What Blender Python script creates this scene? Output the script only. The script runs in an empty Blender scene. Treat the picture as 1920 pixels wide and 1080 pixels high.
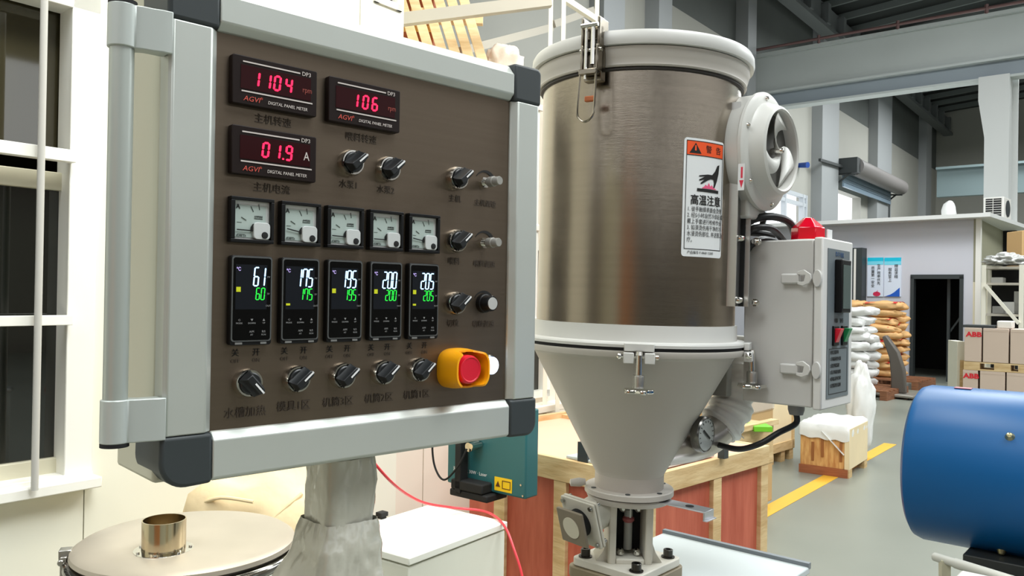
import bpy, math, random
from mathutils import Matrix, Vector, noise
random.seed(4)
sc = bpy.context.scene
COL = sc.collection
# ------------------------------------------------------------------ camera
F, TH, PIT, HC = 1500.0, 0.016, 0.00667, 1.5
cd = bpy.data.cameras.new('camera'); cam = bpy.data.objects.new('camera', cd); COL.objects.link(cam)
cd.sensor_width = 36.0; cd.lens = F / 1920 * 36; cd.clip_start = 0.02; cd.clip_end = 200
fw = Vector((0, math.cos(PIT), math.sin(PIT))); up = Vector((0, -math.sin(PIT), math.cos(PIT))); rt = Vector((1, 0, 0))
cx = rt * math.cos(TH) + up * math.sin(TH); cy = up * math.cos(TH) - rt * math.sin(TH)
Mc = Matrix((cx, cy, -fw)).transposed().to_4x4(); Mc.translation = Vector((0, 0, HC))
cam.matrix_world = Mc
sc.camera = cam
# ------------------------------------------------------------------ view, world, lights
sc.view_settings.view_transform = 'Standard'
try: sc.view_settings.look = 'None'
except Exception: pass
sc.view_settings.gamma = 1.0
sc.view_settings.use_curve_mapping = False
sc.view_settings.exposure = 0.0
sc.cycles.max_bounces = 7; sc.cycles.diffuse_bounces = 4; sc.cycles.glossy_bounces = 4
sc.cycles.transmission_bounces = 5; sc.cycles.transparent_max_bounces = 8
sc.cycles.caustics_reflective = False; sc.cycles.caustics_refractive = False
sc.cycles.sample_clamp_indirect = 6.0
w = bpy.data.worlds.new('world'); sc.world = w; w.use_nodes = True
w.node_tree.nodes['Background'].inputs[0].default_value = (0.93, 0.97, 1.0, 1)
w.node_tree.nodes['Background'].inputs[1].default_value = 2.2

# hall frame: a runs along the hall (away to the right), b across it (away to the left)
WA = math.radians(51.5)
EA = (math.cos(WA), math.sin(WA)); EB = (-math.sin(WA), math.cos(WA))
def H2(a, b): return (a * EA[0] + b * EB[0], a * EA[1] + b * EB[1])
def H3(a, b, z): p = H2(a, b); return (p[0], p[1], z)

def area(name, loc, size, power, col, target=None, sy=None):
    l = bpy.data.lights.new(name, 'AREA'); l.energy = power; l.color = col; l.size = size
    if sy: l.shape = 'RECTANGLE'; l.size_y = sy
    o = bpy.data.objects.new(name, l); COL.objects.link(o); o.location = loc
    t = Vector(target) if target else Vector(loc) - Vector((0, 0, 1))
    d = t - Vector(loc)
    o.rotation_euler = d.to_track_quat('-Z', 'Y').to_euler()
    return o
COOL = (0.95, 0.995, 1.0); WARM = (1.0, 0.975, 0.85)
area('hall_light', H3(1.5, -3.5, 8.4), 4.5, 800, COOL, sy=4.5)
area('hall_light', H3(-4.5, 1.5, 7.5), 4.0, 420, COOL, sy=4.0)
area('hall_light', H3(9, -2.5, 8.6), 4.5, 760, COOL, sy=4.5)
area('hall_light', H3(12, 3.0, 8.4), 3.0, 560, COOL, sy=2.5)  # unseen light added to brighten the near side wall
area('hall_light', H3(17.5, -6, 8.8), 4.5, 1100, COOL, sy=4.5)
area('hall_light', H3(23, 2.5, 8.6), 4.0, 760, COOL, sy=4.0)  # unseen light brightening the side wall beyond the girder
area('hall_light', H3(31, 2.0, 8.8), 4.5, 1300, COOL, sy=4.5)  # unseen light added to brighten the far bay
area('aisle_fill', H3(1.4, 1.5, 3.9), 1.6, 44, WARM, sy=0.5, target=H3(1.3, 2.0, 0))  # added warm fill that brightens the partition, no fixture seen there
area('aisle_fill', H3(3.6, 1.6, 4.1), 1.6, 42, WARM, sy=0.5)  # second added fill further along the partition

# ------------------------------------------------------------------ measuring helpers (pixel of the photo -> point at a real distance)
def ray(px, py):
    x = (px - 960) / F; y = (540 - py) / F
    c, s = math.cos(TH), math.sin(TH)
    X = x * c - y * s; Z = x * s + y * c
    return (X, math.cos(PIT) - Z * math.sin(PIT), math.sin(PIT) + Z * math.cos(PIT))
def P(px, py, Y):
    d = ray(px, py); k = Y / d[1]; return (d[0] * k, Y, HC + d[2] * k)
def PZ(px, py, z):
    d = ray(px, py); k = (z - HC) / d[2]; return (d[0] * k, d[1] * k, z)
def PV(px, py, p, phi, off=0.0):
    d = ray(px, py); u = (math.cos(phi), math.sin(phi)); n = (-math.sin(phi), math.cos(phi))
    q = (p[0] + n[0] * off, p[1] + n[1] * off)
    k = (q[0] * n[0] + q[1] * n[1]) / (d[0] * n[0] + d[1] * n[1])
    return ((d[0] * k - q[0]) * u[0] + (d[1] * k - q[1]) * u[1], HC + d[2] * k)

# ------------------------------------------------------------------ materials
def lin(c):
    c = c / 255.0
    return c / 12.92 if c <= 0.04045 else ((c + 0.055) / 1.055) ** 2.4
MATS = {}
def mat(name, rgb, rough=0.5, metal=0.0, spec=0.5, var=0.0, vs=8.0, bump=0.0, bs=40.0, emit=0.0, alpha=1.0, stretch=None, trans=0.0, col2=None, coat=0.0, aniso=0.0, rv=0.0):
    if name in MATS: return MATS[name]
    m = bpy.data.materials.new(name); m.use_nodes = True; nt = m.node_tree
    b = nt.nodes['Principled BSDF']; c = tuple(lin(v) for v in rgb) + (1,)
    I = b.inputs
    I['Base Color'].default_value = c; I['Roughness'].default_value = rough; I['Metallic'].default_value = metal
    I['Specular IOR Level'].default_value = spec; I['Alpha'].default_value = alpha
    I['Transmission Weight'].default_value = trans; I['Coat Weight'].default_value = coat
    I['Anisotropic'].default_value = aniso
    if emit: I['Emission Color'].default_value = c; I['Emission Strength'].default_value = emit
    if var or bump or rv:
        tc = nt.nodes.new('ShaderNodeTexCoord'); mp = nt.nodes.new('ShaderNodeMapping')
        if stretch: mp.inputs['Scale'].default_value = stretch
        nt.links.new(tc.outputs['Object'], mp.inputs[0])
    if var:
        nz = nt.nodes.new('ShaderNodeTexNoise'); nz.inputs['Scale'].default_value = vs; nz.inputs['Detail'].default_value = 5
        nt.links.new(mp.outputs[0], nz.inputs['Vector'])
        rp = nt.nodes.new('ShaderNodeValToRGB'); rp.color_ramp.elements[0].position = 0.3; rp.color_ramp.elements[1].position = 0.7
        c2 = tuple(lin(v) for v in col2) + (1,) if col2 else tuple(v * (1 - var) for v in c[:3]) + (1,)
        rp.color_ramp.elements[0].color = c2; rp.color_ramp.elements[1].color = c
        nt.links.new(nz.outputs[0], rp.inputs[0]); nt.links.new(rp.outputs[0], I['Base Color'])
    if rv:
        nr = nt.nodes.new('ShaderNodeTexNoise'); nr.inputs['Scale'].default_value = vs; nr.inputs['Detail'].default_value = 3
        nt.links.new(mp.outputs[0], nr.inputs['Vector'])
        mr = nt.nodes.new('ShaderNodeMapRange'); mr.inputs[3].default_value = max(0.02, rough - rv); mr.inputs[4].default_value = rough + rv
        nt.links.new(nr.outputs[0], mr.inputs[0]); nt.links.new(mr.outputs[0], I['Roughness'])
    if bump:
        nb = nt.nodes.new('ShaderNodeTexNoise'); nb.inputs['Scale'].default_value = bs; nb.inputs['Detail'].default_value = 4
        nt.links.new(mp.outputs[0], nb.inputs['Vector'])
        bp = nt.nodes.new('ShaderNodeBump'); bp.inputs['Strength'].default_value = bump; bp.inputs['Distance'].default_value = 0.01
        nt.links.new(nb.outputs[0], bp.inputs['Height']); nt.links.new(bp.outputs[0], I['Normal'])
    MATS[name] = m; return m
def wood(name, light, dark, scale=6.0, st=(1, 1, 12)):
    return mat(name, light, 0.65, var=1, vs=scale, stretch=st, col2=dark, bump=0.15, bs=20)

# ------------------------------------------------------------------ mesh builder
class B:
    def __init__(s): s.v = []; s.f = []; s.T = None
    def add(s, vs, fs):
        n = len(s.v)
        if s.T is not None: vs = [tuple(s.T @ Vector(v)) for v in vs]
        s.v += [tuple(v) for v in vs]; s.f += [tuple(i + n for i in f) for f in fs]; return s
    def box(s, x0, x1, y0, y1, z0, z1):
        v = [(x, y, z) for x in (x0, x1) for y in (y0, y1) for z in (z0, z1)]
        return s.add(v, [(0, 1, 3, 2), (4, 6, 7, 5), (0, 4, 5, 1), (2, 3, 7, 6), (0, 2, 6, 4), (1, 5, 7, 3)])
    def bar(s, p0, p1, wd, ht, upv=(0, 0, 1)):
        p0, p1 = Vector(p0), Vector(p1); d = (p1 - p0).normalized(); u = Vector(upv)
        sx = d.cross(u)
        if sx.length < 1e-4: sx = Vector((1, 0, 0))
        sx.normalize(); uz = sx.cross(d).normalized()
        v = [tuple(p + sx * (a * wd / 2) + uz * (c * ht / 2)) for p in (p0, p1) for a in (-1, 1) for c in (-1, 1)]
        return s.add(v, [(0, 1, 3, 2), (4, 6, 7, 5), (0, 4, 5, 1), (2, 3, 7, 6), (0, 2, 6, 4), (1, 5, 7, 3)])
    def cyl(s, p0, p1, r0, r1=None, n=24, cap=True):
        if r1 is None: r1 = r0
        p0, p1 = Vector(p0), Vector(p1); d = (p1 - p0).normalized()
        a = Vector((0, 0, 1)) if abs(d.z) < 0.9 else Vector((1, 0, 0))
        u = d.cross(a).normalized(); v = d.cross(u)
        vs = []
        for p, r in ((p0, r0), (p1, r1)):
            for i in range(n):
                t = 2 * math.pi * i / n; vs.append(tuple(p + u * (r * math.cos(t)) + v * (r * math.sin(t))))
        fs = [(i, (i + 1) % n, n + (i + 1) % n, n + i) for i in range(n)]
        if cap: fs += [tuple(range(n))[::-1], tuple(range(n, 2 * n))]
        return s.add(vs, fs)
    def lathe(s, prof, n=64, o=(0, 0, 0), ax=(0, 0, 1), a0=0.0, a1=2 * math.pi, close=False):
        ax = Vector(ax).normalized(); o = Vector(o)
        if abs(ax.z) > 0.999: u = Vector((1, 0, 0)); v = Vector((0, 1, 0)) * (1 if ax.z > 0 else -1)
        else:
            u = ax.cross(Vector((0, 0, 1))).normalized(); v = ax.cross(u)
        full = abs(a1 - a0 - 2 * math.pi) < 1e-6
        m = n if full else n + 1
        vs = []
        for r, z in prof:
            for i in range(m):
                t = a0 + (a1 - a0) * i / n
                vs.append(tuple(o + ax * z + u * (r * math.cos(t)) + v * (r * math.sin(t))))
        fs = []
        K = len(prof)
        for k in range(K if close else K - 1):
            k2 = (k + 1) % K
            for i in range(n):
                j = (i + 1) % m
                fs.append((k * m + i, k * m + j, k2 * m + j, k2 * m + i))
        if full and not close:
            if prof[0][0] > 1e-6: fs.append(tuple(range(m))[::-1])
            if prof[-1][0] > 1e-6: fs.append(tuple((K - 1) * m + i for i in range(m)))
        return s.add(vs, fs)
    def prism(s, poly, y0, y1):          # poly in x,z ; extruded along y
        n = len(poly); vs = [(p[0], y0, p[1]) for p in poly] + [(p[0], y1, p[1]) for p in poly]
        return s.add(vs, [tuple(range(n))[::-1], tuple(range(n, 2 * n))] + [(i, (i + 1) % n, n + (i + 1) % n, n + i) for i in range(n)])
    def prismz(s, poly, z0, z1):
        n = len(poly); vs = [(p[0], p[1], z0) for p in poly] + [(p[0], p[1], z1) for p in poly]
        return s.add(vs, [tuple(range(n))[::-1], tuple(range(n, 2 * n))] + [(i, (i + 1) % n, n + (i + 1) % n, n + i) for i in range(n)])
    def tube(s, pts, r, n=10, k=6, smooth=True):
        if smooth: pts = catmull(pts, k)
        pts = [Vector(p) for p in pts]; vs = []; fs = []
        prev = None
        for i, p in enumerate(pts):
            d = (pts[min(i + 1, len(pts) - 1)] - pts[max(i - 1, 0)]).normalized()
            if prev is None:
                a = Vector((0, 0, 1)) if abs(d.z) < 0.9 else Vector((1, 0, 0)); u = d.cross(a).normalized()
            else: u = (prev - d * prev.dot(d)).normalized()
            prev = u; v = d.cross(u)
            rr = r(i / (len(pts) - 1)) if callable(r) else r
            for j in range(n):
                t = 2 * math.pi * j / n; vs.append(tuple(p + u * (rr * math.cos(t)) + v * (rr * math.sin(t))))
        for i in range(len(pts) - 1):
            for j in range(n):
                fs.append((i * n + j, i * n + (j + 1) % n, (i + 1) * n + (j + 1) % n, (i + 1) * n + j))
        fs += [tuple(range(n))[::-1], tuple((len(pts) - 1) * n + j for j in range(n))]
        return s.add(vs, fs)
    def torus(s, c, ax, R, r, n=48, m=10):
        return s.lathe([(R + r * math.cos(2 * math.pi * k / m), r * math.sin(2 * math.pi * k / m)) for k in range(m)], n, c, ax, close=True)
    def build(s, name, m, parent=None, bevel=0.0, smooth=32, seg=2, **props):
        me = bpy.data.meshes.new(name); me.from_pydata(s.v, [], s.f); me.materials.append(m)
        import bmesh
        bm = bmesh.new(); bm.from_mesh(me); bmesh.ops.recalc_face_normals(bm, faces=bm.faces); bm.to_mesh(me); bm.free()
        o = bpy.data.objects.new(name, me); COL.objects.link(o)
        if parent is not None: o.parent = parent
        if smooth:
            me.shade_smooth(); me.set_sharp_from_angle(angle=math.radians(smooth))
        if bevel:
            md = o.modifiers.new('bevel', 'BEVEL'); md.width = bevel; md.segments = seg; md.limit_method = 'ANGLE'; md.angle_limit = math.radians(40)
        for k, v in props.items(): o[k] = v
        return o
def catmull(pts, k=6):
    pts = [Vector(p) for p in pts]; out = []
    for i in range(len(pts) - 1):
        p0 = pts[max(i - 1, 0)]; p1 = pts[i]; p2 = pts[i + 1]; p3 = pts[min(i + 2, len(pts) - 1)]
        for j in range(k):
            t = j / k
            out.append(0.5 * ((2 * p1) + (p2 - p0) * t + (2 * p0 - 5 * p1 + 4 * p2 - p3) * t * t + (3 * p1 - p0 - 3 * p2 + p3) * t ** 3))
    out.append(pts[-1]); return out
def thing(name, label, cat, loc=(0, 0, 0), rz=0.0, group=None):
    o = bpy.data.objects.new(name, None); COL.objects.link(o); o.location = loc; o.rotation_euler = (0, 0, rz)
    o.empty_display_size = 0.05
    o['label'] = label; o['category'] = cat
    if group: o['group'] = group
    return o
def tag(o, label, cat, group=None):
    o['label'] = label; o['category'] = cat
    if group: o['group'] = group
    return o
def struct(b, name, m, parent=None, **k): return b.build(name, m, parent, kind='structure', **k) if parent is None else b.build(name, m, parent, **k)
def sub(name, parent, loc=(0, 0, 0), rot=(0, 0, 0)):
    o = bpy.data.objects.new(name, None); COL.objects.link(o); o.parent = parent; o.location = loc; o.rotation_euler = rot; o.empty_display_size = 0.02
    return o
def copytree(o, parent=None):
    c = o.copy(); COL.objects.link(c); c.parent = parent
    for ch in o.children: copytree(ch, c)
    return c
def rrect(x0, x1, z0, z1, r, n=5):
    out = []
    for cx_, cz_, a in ((x1 - r, z1 - r, 0), (x0 + r, z1 - r, 90), (x0 + r, z0 + r, 180), (x1 - r, z0 + r, 270)):
        for i in range(n + 1):
            t = math.radians(a + 90 * i / n); out.append((cx_ + r * math.cos(t), cz_ + r * math.sin(t)))
    return out
def text(name, body, size, m, parent, loc, rot=(math.pi / 2, 0, 0), align='CENTER', depth=0.0003, sx=1.0, shear=0.0, bold=0.0, warp=None):
    cu = bpy.data.curves.new(name, 'FONT'); cu.body = body; cu.size = size; cu.align_x = align; cu.align_y = 'CENTER'
    cu.extrude = depth / 2; cu.resolution_u = 2; cu.shear = shear; cu.offset = bold
    t = bpy.data.objects.new(name, cu); COL.objects.link(t)
    dg = bpy.context.evaluated_depsgraph_get(); dg.update()
    me = bpy.data.meshes.new_from_object(t.evaluated_get(dg)); COL.objects.unlink(t); bpy.data.objects.remove(t); bpy.data.curves.remove(cu)
    me.materials.clear(); me.materials.append(m)
    for v in me.vertices: v.co.x *= sx
    o = bpy.data.objects.new(name, me); COL.objects.link(o); o.parent = parent
    if warp:
        for v in me.vertices: v.co = Vector(warp(loc[0] + v.co.x, loc[1] + v.co.y, v.co.z))
    else:
        o.location = loc; o.rotation_euler = rot
    return o
SEG = {'0': 'abcdef', '1': 'bc', '2': 'abged', '3': 'abgcd', '4': 'fgbc', '5': 'afgcd', '6': 'afgedc', '7': 'abc', 'T': 'fabc', '8': 'abcdefg', '9': 'abcdfg'}
def seg7(b, ch, x, z, wd, ht, t, y0, y1, sl=0.12):
    def quad(pts): b.prism([(x + px + pz * sl, z + pz) for px, pz in pts], y0, y1)
    h = ht / 2; g = t * 0.12
    def hor(zc): quad([(g + t * .4, zc), (t, zc + t / 2), (wd - t, zc + t / 2), (wd - g - t * .4, zc), (wd - t, zc - t / 2), (t, zc - t / 2)])
    def ver(xc, z0, z1): quad([(xc, z0 + g), (xc + t / 2, z0 + t / 2), (xc + t / 2, z1 - t / 2), (xc, z1 - g), (xc - t / 2, z1 - t / 2), (xc - t / 2, z0 + t / 2)])
    for c in SEG[ch]:
        if c == 'a': hor(ht)
        if c == 'g': hor(h)
        if c == 'd': hor(0)
        if c == 'b': ver(wd - t * .3, h, ht)
        if c == 'c': ver(wd - t * .3, 0, h)
        if c == 'f': ver(t * .3, h, ht)
        if c == 'e': ver(t * .3, 0, h)

# shared materials
ALU = mat('satin_aluminium', (204, 208, 202), 0.42, 0.55, var=0.06, vs=4)
DARK = mat('dark_grey_plastic', (50, 56, 58), 0.5)
BLACK = mat('black_plastic', (15, 15, 16), .45, spec=.25)
MATTE = mat('matt_black', (12, 12, 13), 0.75)
CHROME = mat('chrome', (215, 212, 205), 0.14, 1.0)
STEEL = mat('machined_steel', (180, 178, 172), 0.3, 1.0)
WHITEP = mat('white_paint', (226, 224, 218), 0.4)
CREAM = mat('cream_panel_paint', (240, 238, 222), 0.5, var=0.05, vs=1.5)
GREYP = mat('light_grey_enamel', (205, 203, 198), 0.42)
HOPP = mat('hopper_grey_enamel', (193, 187, 179), 0.45, var=0.05, vs=3)
WHITE = mat('white_print', (235, 235, 235), 0.5)
INK = mat('black_ink', (14, 13, 12), 0.6)
RED = mat('red_plastic', (215, 20, 45), 0.35)
PLY = wood('pale_timber', (222, 196, 150), (190, 155, 105), 5, (1, 1, 6))
TIMB = wood('pallet_timber', (240, 212, 170), (220, 184, 136), 8, (1, 1, 5))
REDPLY = wood('red_plywood', (196, 104, 80), (170, 78, 56), 4, (6, 6, .8))
WRAP = mat('clear_plastic_wrap', (206, 204, 192), 0.22, spec=0.8, bump=0.9, bs=22, var=0.15, vs=9)

# ================================================================== setting
fl = mat('epoxy_floor', (137, 140, 130), 0.33, var=0.12, vs=0.8, col2=(126, 130, 120), rv=0.08)
LA, LB0, LB1 = (-9.0, 42.5), -14.0, 8.0
def hbox(b, a0, a1, b0, b1, z0, z1):
    vs = [H3(a, c, z) for a in (a0, a1) for c in (b0, b1) for z in (z0, z1)]
    return b.add(vs, [(0, 1, 3, 2), (4, 6, 7, 5), (0, 4, 5, 1), (2, 3, 7, 6), (0, 2, 6, 4), (1, 5, 7, 3)])
struct(hbox(B(), LA[0], LA[1], LB0, LB1, -0.1, 0), 'floor', fl, smooth=0)
GW = mat('grey_rendered_wall', (168, 167, 159), 0.8, var=0.1, vs=0.5)
GD = mat('dim_upper_wall', (92, 96, 93), 0.8, var=0.2, vs=0.6)  # darker colour stands in for the dim light on the upper wall
# side wall with two real openings
pw = H2(0, LB1)
def SW(px, py): return PV(px, py, pw, WA)          # (a, z) on the side wall
wa0, wz0 = SW(1470, 409); wa1, wz1 = SW(1512, 362)
sa0, sz0 = SW(1558, 412); sa1, sz1 = SW(1672, 385)
s_top = SW(1562, 352)[1]
w_top = SW(1490, 360)[1]
def holes(b, a0, a1, z0, z1, hs, b0, b1):
    hs = sorted(hs); cur = a0
    for (h0, h1, y0, y1) in hs:
        hbox(b, cur, h0, b0, b1, z0, z1)
        if y0 > z0: hbox(b, h0, h1, b0, b1, z0, y0)
        if y1 < z1: hbox(b, h0, h1, b0, b1, y1, z1)
        cur = h1
    hbox(b, cur, a1, b0, b1, z0, z1); return b
Z1 = 7.7
struct(holes(B(), LA[0], LA[1], 0, Z1, [(wa0 - 4.5, wa1, 2.2, w_top), (sa0, SW(1614, 380)[0], 0, s_top)], LB1, LB1 + 0.3), 'wall_left', GW, smooth=0)
struct(hbox(B(), LA[0], LA[1], LB1, LB1 + 0.3, Z1, 10.6), 'trim_1', GD, smooth=0)
BW = mat('brown_grey_wall', (120, 112, 102), 0.8)
q = B(); hbox(q, LA[0], LA[1], LB0 - 0.3, LB0, 0, 4.4); hbox(q, LA[0], LA[1], LB0 - 0.3, LB0, 6.6, 12.2)
for a in range(-9, 43, 3): hbox(q, a - .5, a + .5, LB0 - 0.3, LB0, 4.4, 6.6)  # gaps between piers: unseen high openings added for light and steel reflections
struct(q, 'wall_right', BW, smooth=0)
q = B(); hbox(q, LA[0] - 0.3, LA[0], LB0, LB1, 0, 4.4); hbox(q, LA[0] - 0.3, LA[0], LB0, LB1, 6.6, 12.2)
for b_ in range(-14, 9, 3): hbox(q, LA[0] - .3, LA[0], b_ - .5, b_ + .5, 4.4, 6.6)  # same added openings, behind the camera
struct(q, 'wall_back', BW, smooth=0)
struct(hbox(B(), LA[1], LA[1] + 0.3, LB0, LB1, 0, 12), 'wall_front', GW, smooth=0)
cb = B(); CE = mat('dark_roof_sheet', (44, 48, 47), 0.85)
vs = [H3(a, c, 10.4 + (LB1 - c) * 0.07 + dz) for a in LA for c in (LB0, LB1) for dz in (0, .1)]
cb.add(vs, [(0, 1, 3, 2), (4, 6, 7, 5), (0, 4, 5, 1), (2, 3, 7, 6), (0, 2, 6, 4), (1, 5, 7, 3)])
ceil = struct(cb, 'ceiling', CE, smooth=0)
PUR = mat('roof_purlin_steel', (104, 110, 108), 0.7)
for i in range(30):
    a = 1.0 + i * 1.38
    q = B(); q.bar(H3(a, LB0, 10.25 + (LB1 - LB0) * .07), H3(a, LB1, 10.25), 0.09, 0.2)
    q.build('purlin', PUR, ceil, smooth=0)
# wall columns, eaves beam
PIL = mat('steel_column_grey', (150, 153, 154), 0.6)
for px0, px1 in ((1100, 1140), (1205, 1230), (1376, 1392), (1521, 1553), (1628, 1655), (1722, 1732)):
    a0 = SW(px0, 300)[0]; a1 = SW(px1, 300)[0]
    k = hbox(B(), a0, a1, LB1 - 0.32, LB1, 0, 10.3).build('steel_column', PIL, None, kind='structure', smooth=0)
q = B()
hbox(q, 0, LA[1], LB1 - 0.7, LB1 - 0.32, 9.3, 9.42); hbox(q, 0, LA[1], LB1 - 0.54, LB1 - 0.48, 9.42, 10.1)
for i in range(28): hbox(q, 1 + i * 1.5, 1.25 + i * 1.5, LB1 - 0.75, LB1 - 0.32, 9.42, 10.0)
struct(q, 'eaves_beam', mat('dim_steel', (100, 104, 104), 0.7), smooth=0)
# window (bright opening) in side wall
WF = mat('window_frame_grey', (185, 190, 195), 0.5)
wn = sub('window_1', None); wn['kind'] = 'structure'
q = B()
for a in (wa0 - 4.5, wa0 - 3.0, wa0 - 1.5, wa0, (wa0 + wa1) / 2 + 0.55, wa1 - 0.1): hbox(q, a, a + 0.1, LB1 - 0.04, LB1 + 0.1, 2.2, w_top)
for z in (2.2, 4.2, w_top - 0.1): hbox(q, wa0 - 4.5, wa1, LB1 - 0.03, LB1 + 0.09, z, z + 0.1)
q.build('window_frame', WF, wn, smooth=0)

# main girder and its column
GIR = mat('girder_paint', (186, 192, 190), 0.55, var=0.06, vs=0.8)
GA = 19.65
pg = H2(GA, 0); PHB = WA + math.pi / 2
def GG(px, py): return PV(px, py, pg, PHB)[1]
zt = GG(1680, 62); zm = GG(1680, 138); zb = GG(1680, 169)
gir = sub('trim_2', None); gir['kind'] = 'structure'
hbox(B(), GA, GA + 0.25, LB0, LB1, zm, zt).build('girder_web', GIR, gir, smooth=0)
hbox(B(), GA - 0.12, GA + 0.4, LB0, LB1, zt - 0.03, zt + 0.05).build('girder_flange', GIR, gir, smooth=0)
hbox(B(), GA - 0.12, GA + 0.4, LB0, LB1, zm - 0.05, zm).build('girder_flange', GIR, gir, smooth=0)
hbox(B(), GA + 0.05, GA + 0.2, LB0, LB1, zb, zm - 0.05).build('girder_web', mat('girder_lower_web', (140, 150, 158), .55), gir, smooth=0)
hbox(B(), GA - 0.05, GA + 0.3, LB0, LB1, zb - 0.05, zb).build('girder_flange', GIR, gir, smooth=0)
rail = B().tube([H3(GA - 0.1, b_, zt + 0.16) for b_ in (LB0, 0, LB1)], 0.035, 6, 2)
for i in range(12): rail.bar(H3(GA - 0.1, LB0 + 1 + i * 1.75, zt + .04), H3(GA - 0.1, LB0 + 1 + i * 1.75, zt + .24), 0.05, 0.07)
tag(rail.build('conductor_rail', mat('brown_red_paint', (112, 84, 82), .6), None), 'thin brown red conductor rail clipped along the top of the grey girder', 'rail')
cb0 = PV(1893, 300, pg, PHB)[0]; cb1 = PV(1847, 300, pg, PHB)[0]
q = B(); hbox(q, GA - 0.15, GA + 0.4, cb0, cb1, 0, zb - 1.3)
lo = [(cb0, zb - 1.3), (cb1, zb - 1.3), (cb1 + 0.12, zb - .5), (cb1 + 0.12, zb), (cb0 - .0, zb)]
vs = [H3(GA - 0.15, x, z) for x, z in lo] + [H3(GA + 0.4, x, z) for x, z in lo]; n = 5
q.add(vs, [tuple(range(n)), tuple(range(n, 2 * n))[::-1]] + [(i, (i + 1) % n, n + (i + 1) % n, n + i) for i in range(n)])
hbox(q, GA + 0.4, GA + 0.46, cb0 - 0.1, cb1 + .05, 0, zb)
q.build('steel_column', mat('portal_column_paint', (196, 198, 196), .5), None, kind='structure', smooth=0)
# far girder of next bay
q = hbox(B(), 31.5, 31.8, LB0, 5.9, 5.15, 6.1); hbox(q, 31.3, 32, LB0, 5.9, 6.1, 6.18)
struct(q, 'trim_3', mat('far_girder', (112, 128, 130), .6), smooth=0)
# overhead truss box, left above girder
# roller door on side wall
rd = sub('door_1', None); rd['kind'] = 'structure'
st0 = SW(1556, 300)[0]; st1 = SW(1648, 360)[0]
for i in range(5):
    z = s_top - 0.02 + i * 0.14
    hbox(B(), sa0 - .1, st1, LB1 - 0.42, LB1 - 0.36, z, z + 0.125).build('slat', mat('shutter_slat', (140, 160, 176), .4, .3), rd, smooth=0)
zc = s_top + .62; DK2 = mat('dark_box', (48, 52, 52), .6)
B().cyl(H3(sa0 + .1, LB1 - 0.68, zc), H3(st1 + .3, LB1 - 0.68, zc), 0.28, n=24).build('roller_drum', mat('shutter_roll', (128, 124, 122), .5, .2), rd)
hbox(B(), sa0 - .25, sa0 + .1, LB1 - 0.85, LB1 - 0.05, zc - .24, zc + .24).build('motor_box', DK2, rd, smooth=0)
q = B()
q.bar(H3(sa0 - .2, LB1 - 0.1, s_top - .35), H3(sa0 - .2, LB1 - 0.1, zc + .42), .1, .1)
q.bar(H3(st1 + .1, LB1 - 0.3, 3), H3(st1 + .1, LB1 - 0.3, zc), .12, .12)
for a in (sa0 - .2, st1 + .1):
    q.bar(H3(a, LB1 - 0.15, s_top + .0), H3(a, LB1 - .8, zc - .1), .05, .05)
    q.bar(H3(a, LB1 - 0.15, zc - .25), H3(a, LB1 - .8, zc - .3), .05, .05)
q.build('bracket', DK2, rd, smooth=0)
pr = SW(1511, 302)
tag(B().bar(H3(pr[0], LB1 - .4, pr[1]), H3(sa0 - .2, LB1 - .4, pr[1] + .1), .07, .08).build('wall_rod', mat('dark_box', (48, 52, 52), .6)), 'dark horizontal rod reaching out beside the roller shutter box', 'rod')
pb = SW(1495, 311)
tag(B().cyl(H3(pb[0], LB1 - .3, pb[1]), H3(pb[0] + .12, LB1 - .01, pb[1] + .03), .085, .07, 14).build('alarm_horn', mat('blue_plastic', (30, 70, 150), .4)), 'small blue alarm horn high on the grey side wall', 'horn')

# yellow floor line
YEL = mat('yellow_floor_paint', (238, 182, 60), 0.45, var=0.1, vs=2)
lp = [PZ(1380, 1010, 0.0), PZ(1558, 897, 0.0)]
d = Vector(EA + (0,)); c0 = Vector(PZ(1461, 946, 0)); n_ = Vector(EB + (0,))
q = B()
for t0, t1 in ((-2.0, (Vector((3.97, 8.30, 0)) - c0).dot(d)),):
    p = [c0 + d * t0 - n_ * .06, c0 + d * t1 - n_ * .06, c0 + d * t1 + n_ * .06, c0 + d * t0 + n_ * .06]
    q.add([tuple(v + Vector((0, 0, .001))) for v in p] + [tuple(v + Vector((0, 0, .003))) for v in p], [(0, 1, 2, 3), (4, 5, 6, 7), (0, 1, 5, 4), (1, 2, 6, 5), (2, 3, 7, 6), (3, 0, 4, 7)])
struct(q, 'floor_marking', YEL, smooth=0)

# ------------------------------------------------------------------ near partition wall with windows
PB = 2.8
pn = H2(0, PB)
def NW(px, py, off=0): return PV(px, py, pn, WA, off)   # (a, z) on the partition
NWm = Matrix.Translation(Vector((pn[0], pn[1], 0))) @ Matrix.Rotation(WA, 4, 'Z')   # local: x=a, y=b-PB (into wall), z
a_end = NW(757, 30)[0]; a_far = NW(1100, 600)[0]
wR = NW(146, 540)[0]; wL = wR - 1.6
wB = NW(120, 893)[1]; wT = NW(100, 4)[1]
PW = CREAM
wl = sub('wall_partition', None); wl['kind'] = 'structure'; wl.matrix_world = NWm
q = B()
x_seam = NW(157, 960)[0]
w3a, w3z = NW(700, 6); w3b, _ = NW(752, 18); w3z = NW(745, 20)[1]
q.box(-3.0, wL, 0, .06, 0, 3.6); q.box(wL, wR, 0, .06, 0, wB); q.box(wL, wR, 0, .06, wT, 3.6)
q.build('wall_panel', PW, wl, smooth=0)
B().box(wR, x_seam - .002, .0, .06, 0, 3.6).build('wall_panel', PW, wl, smooth=0)
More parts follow.
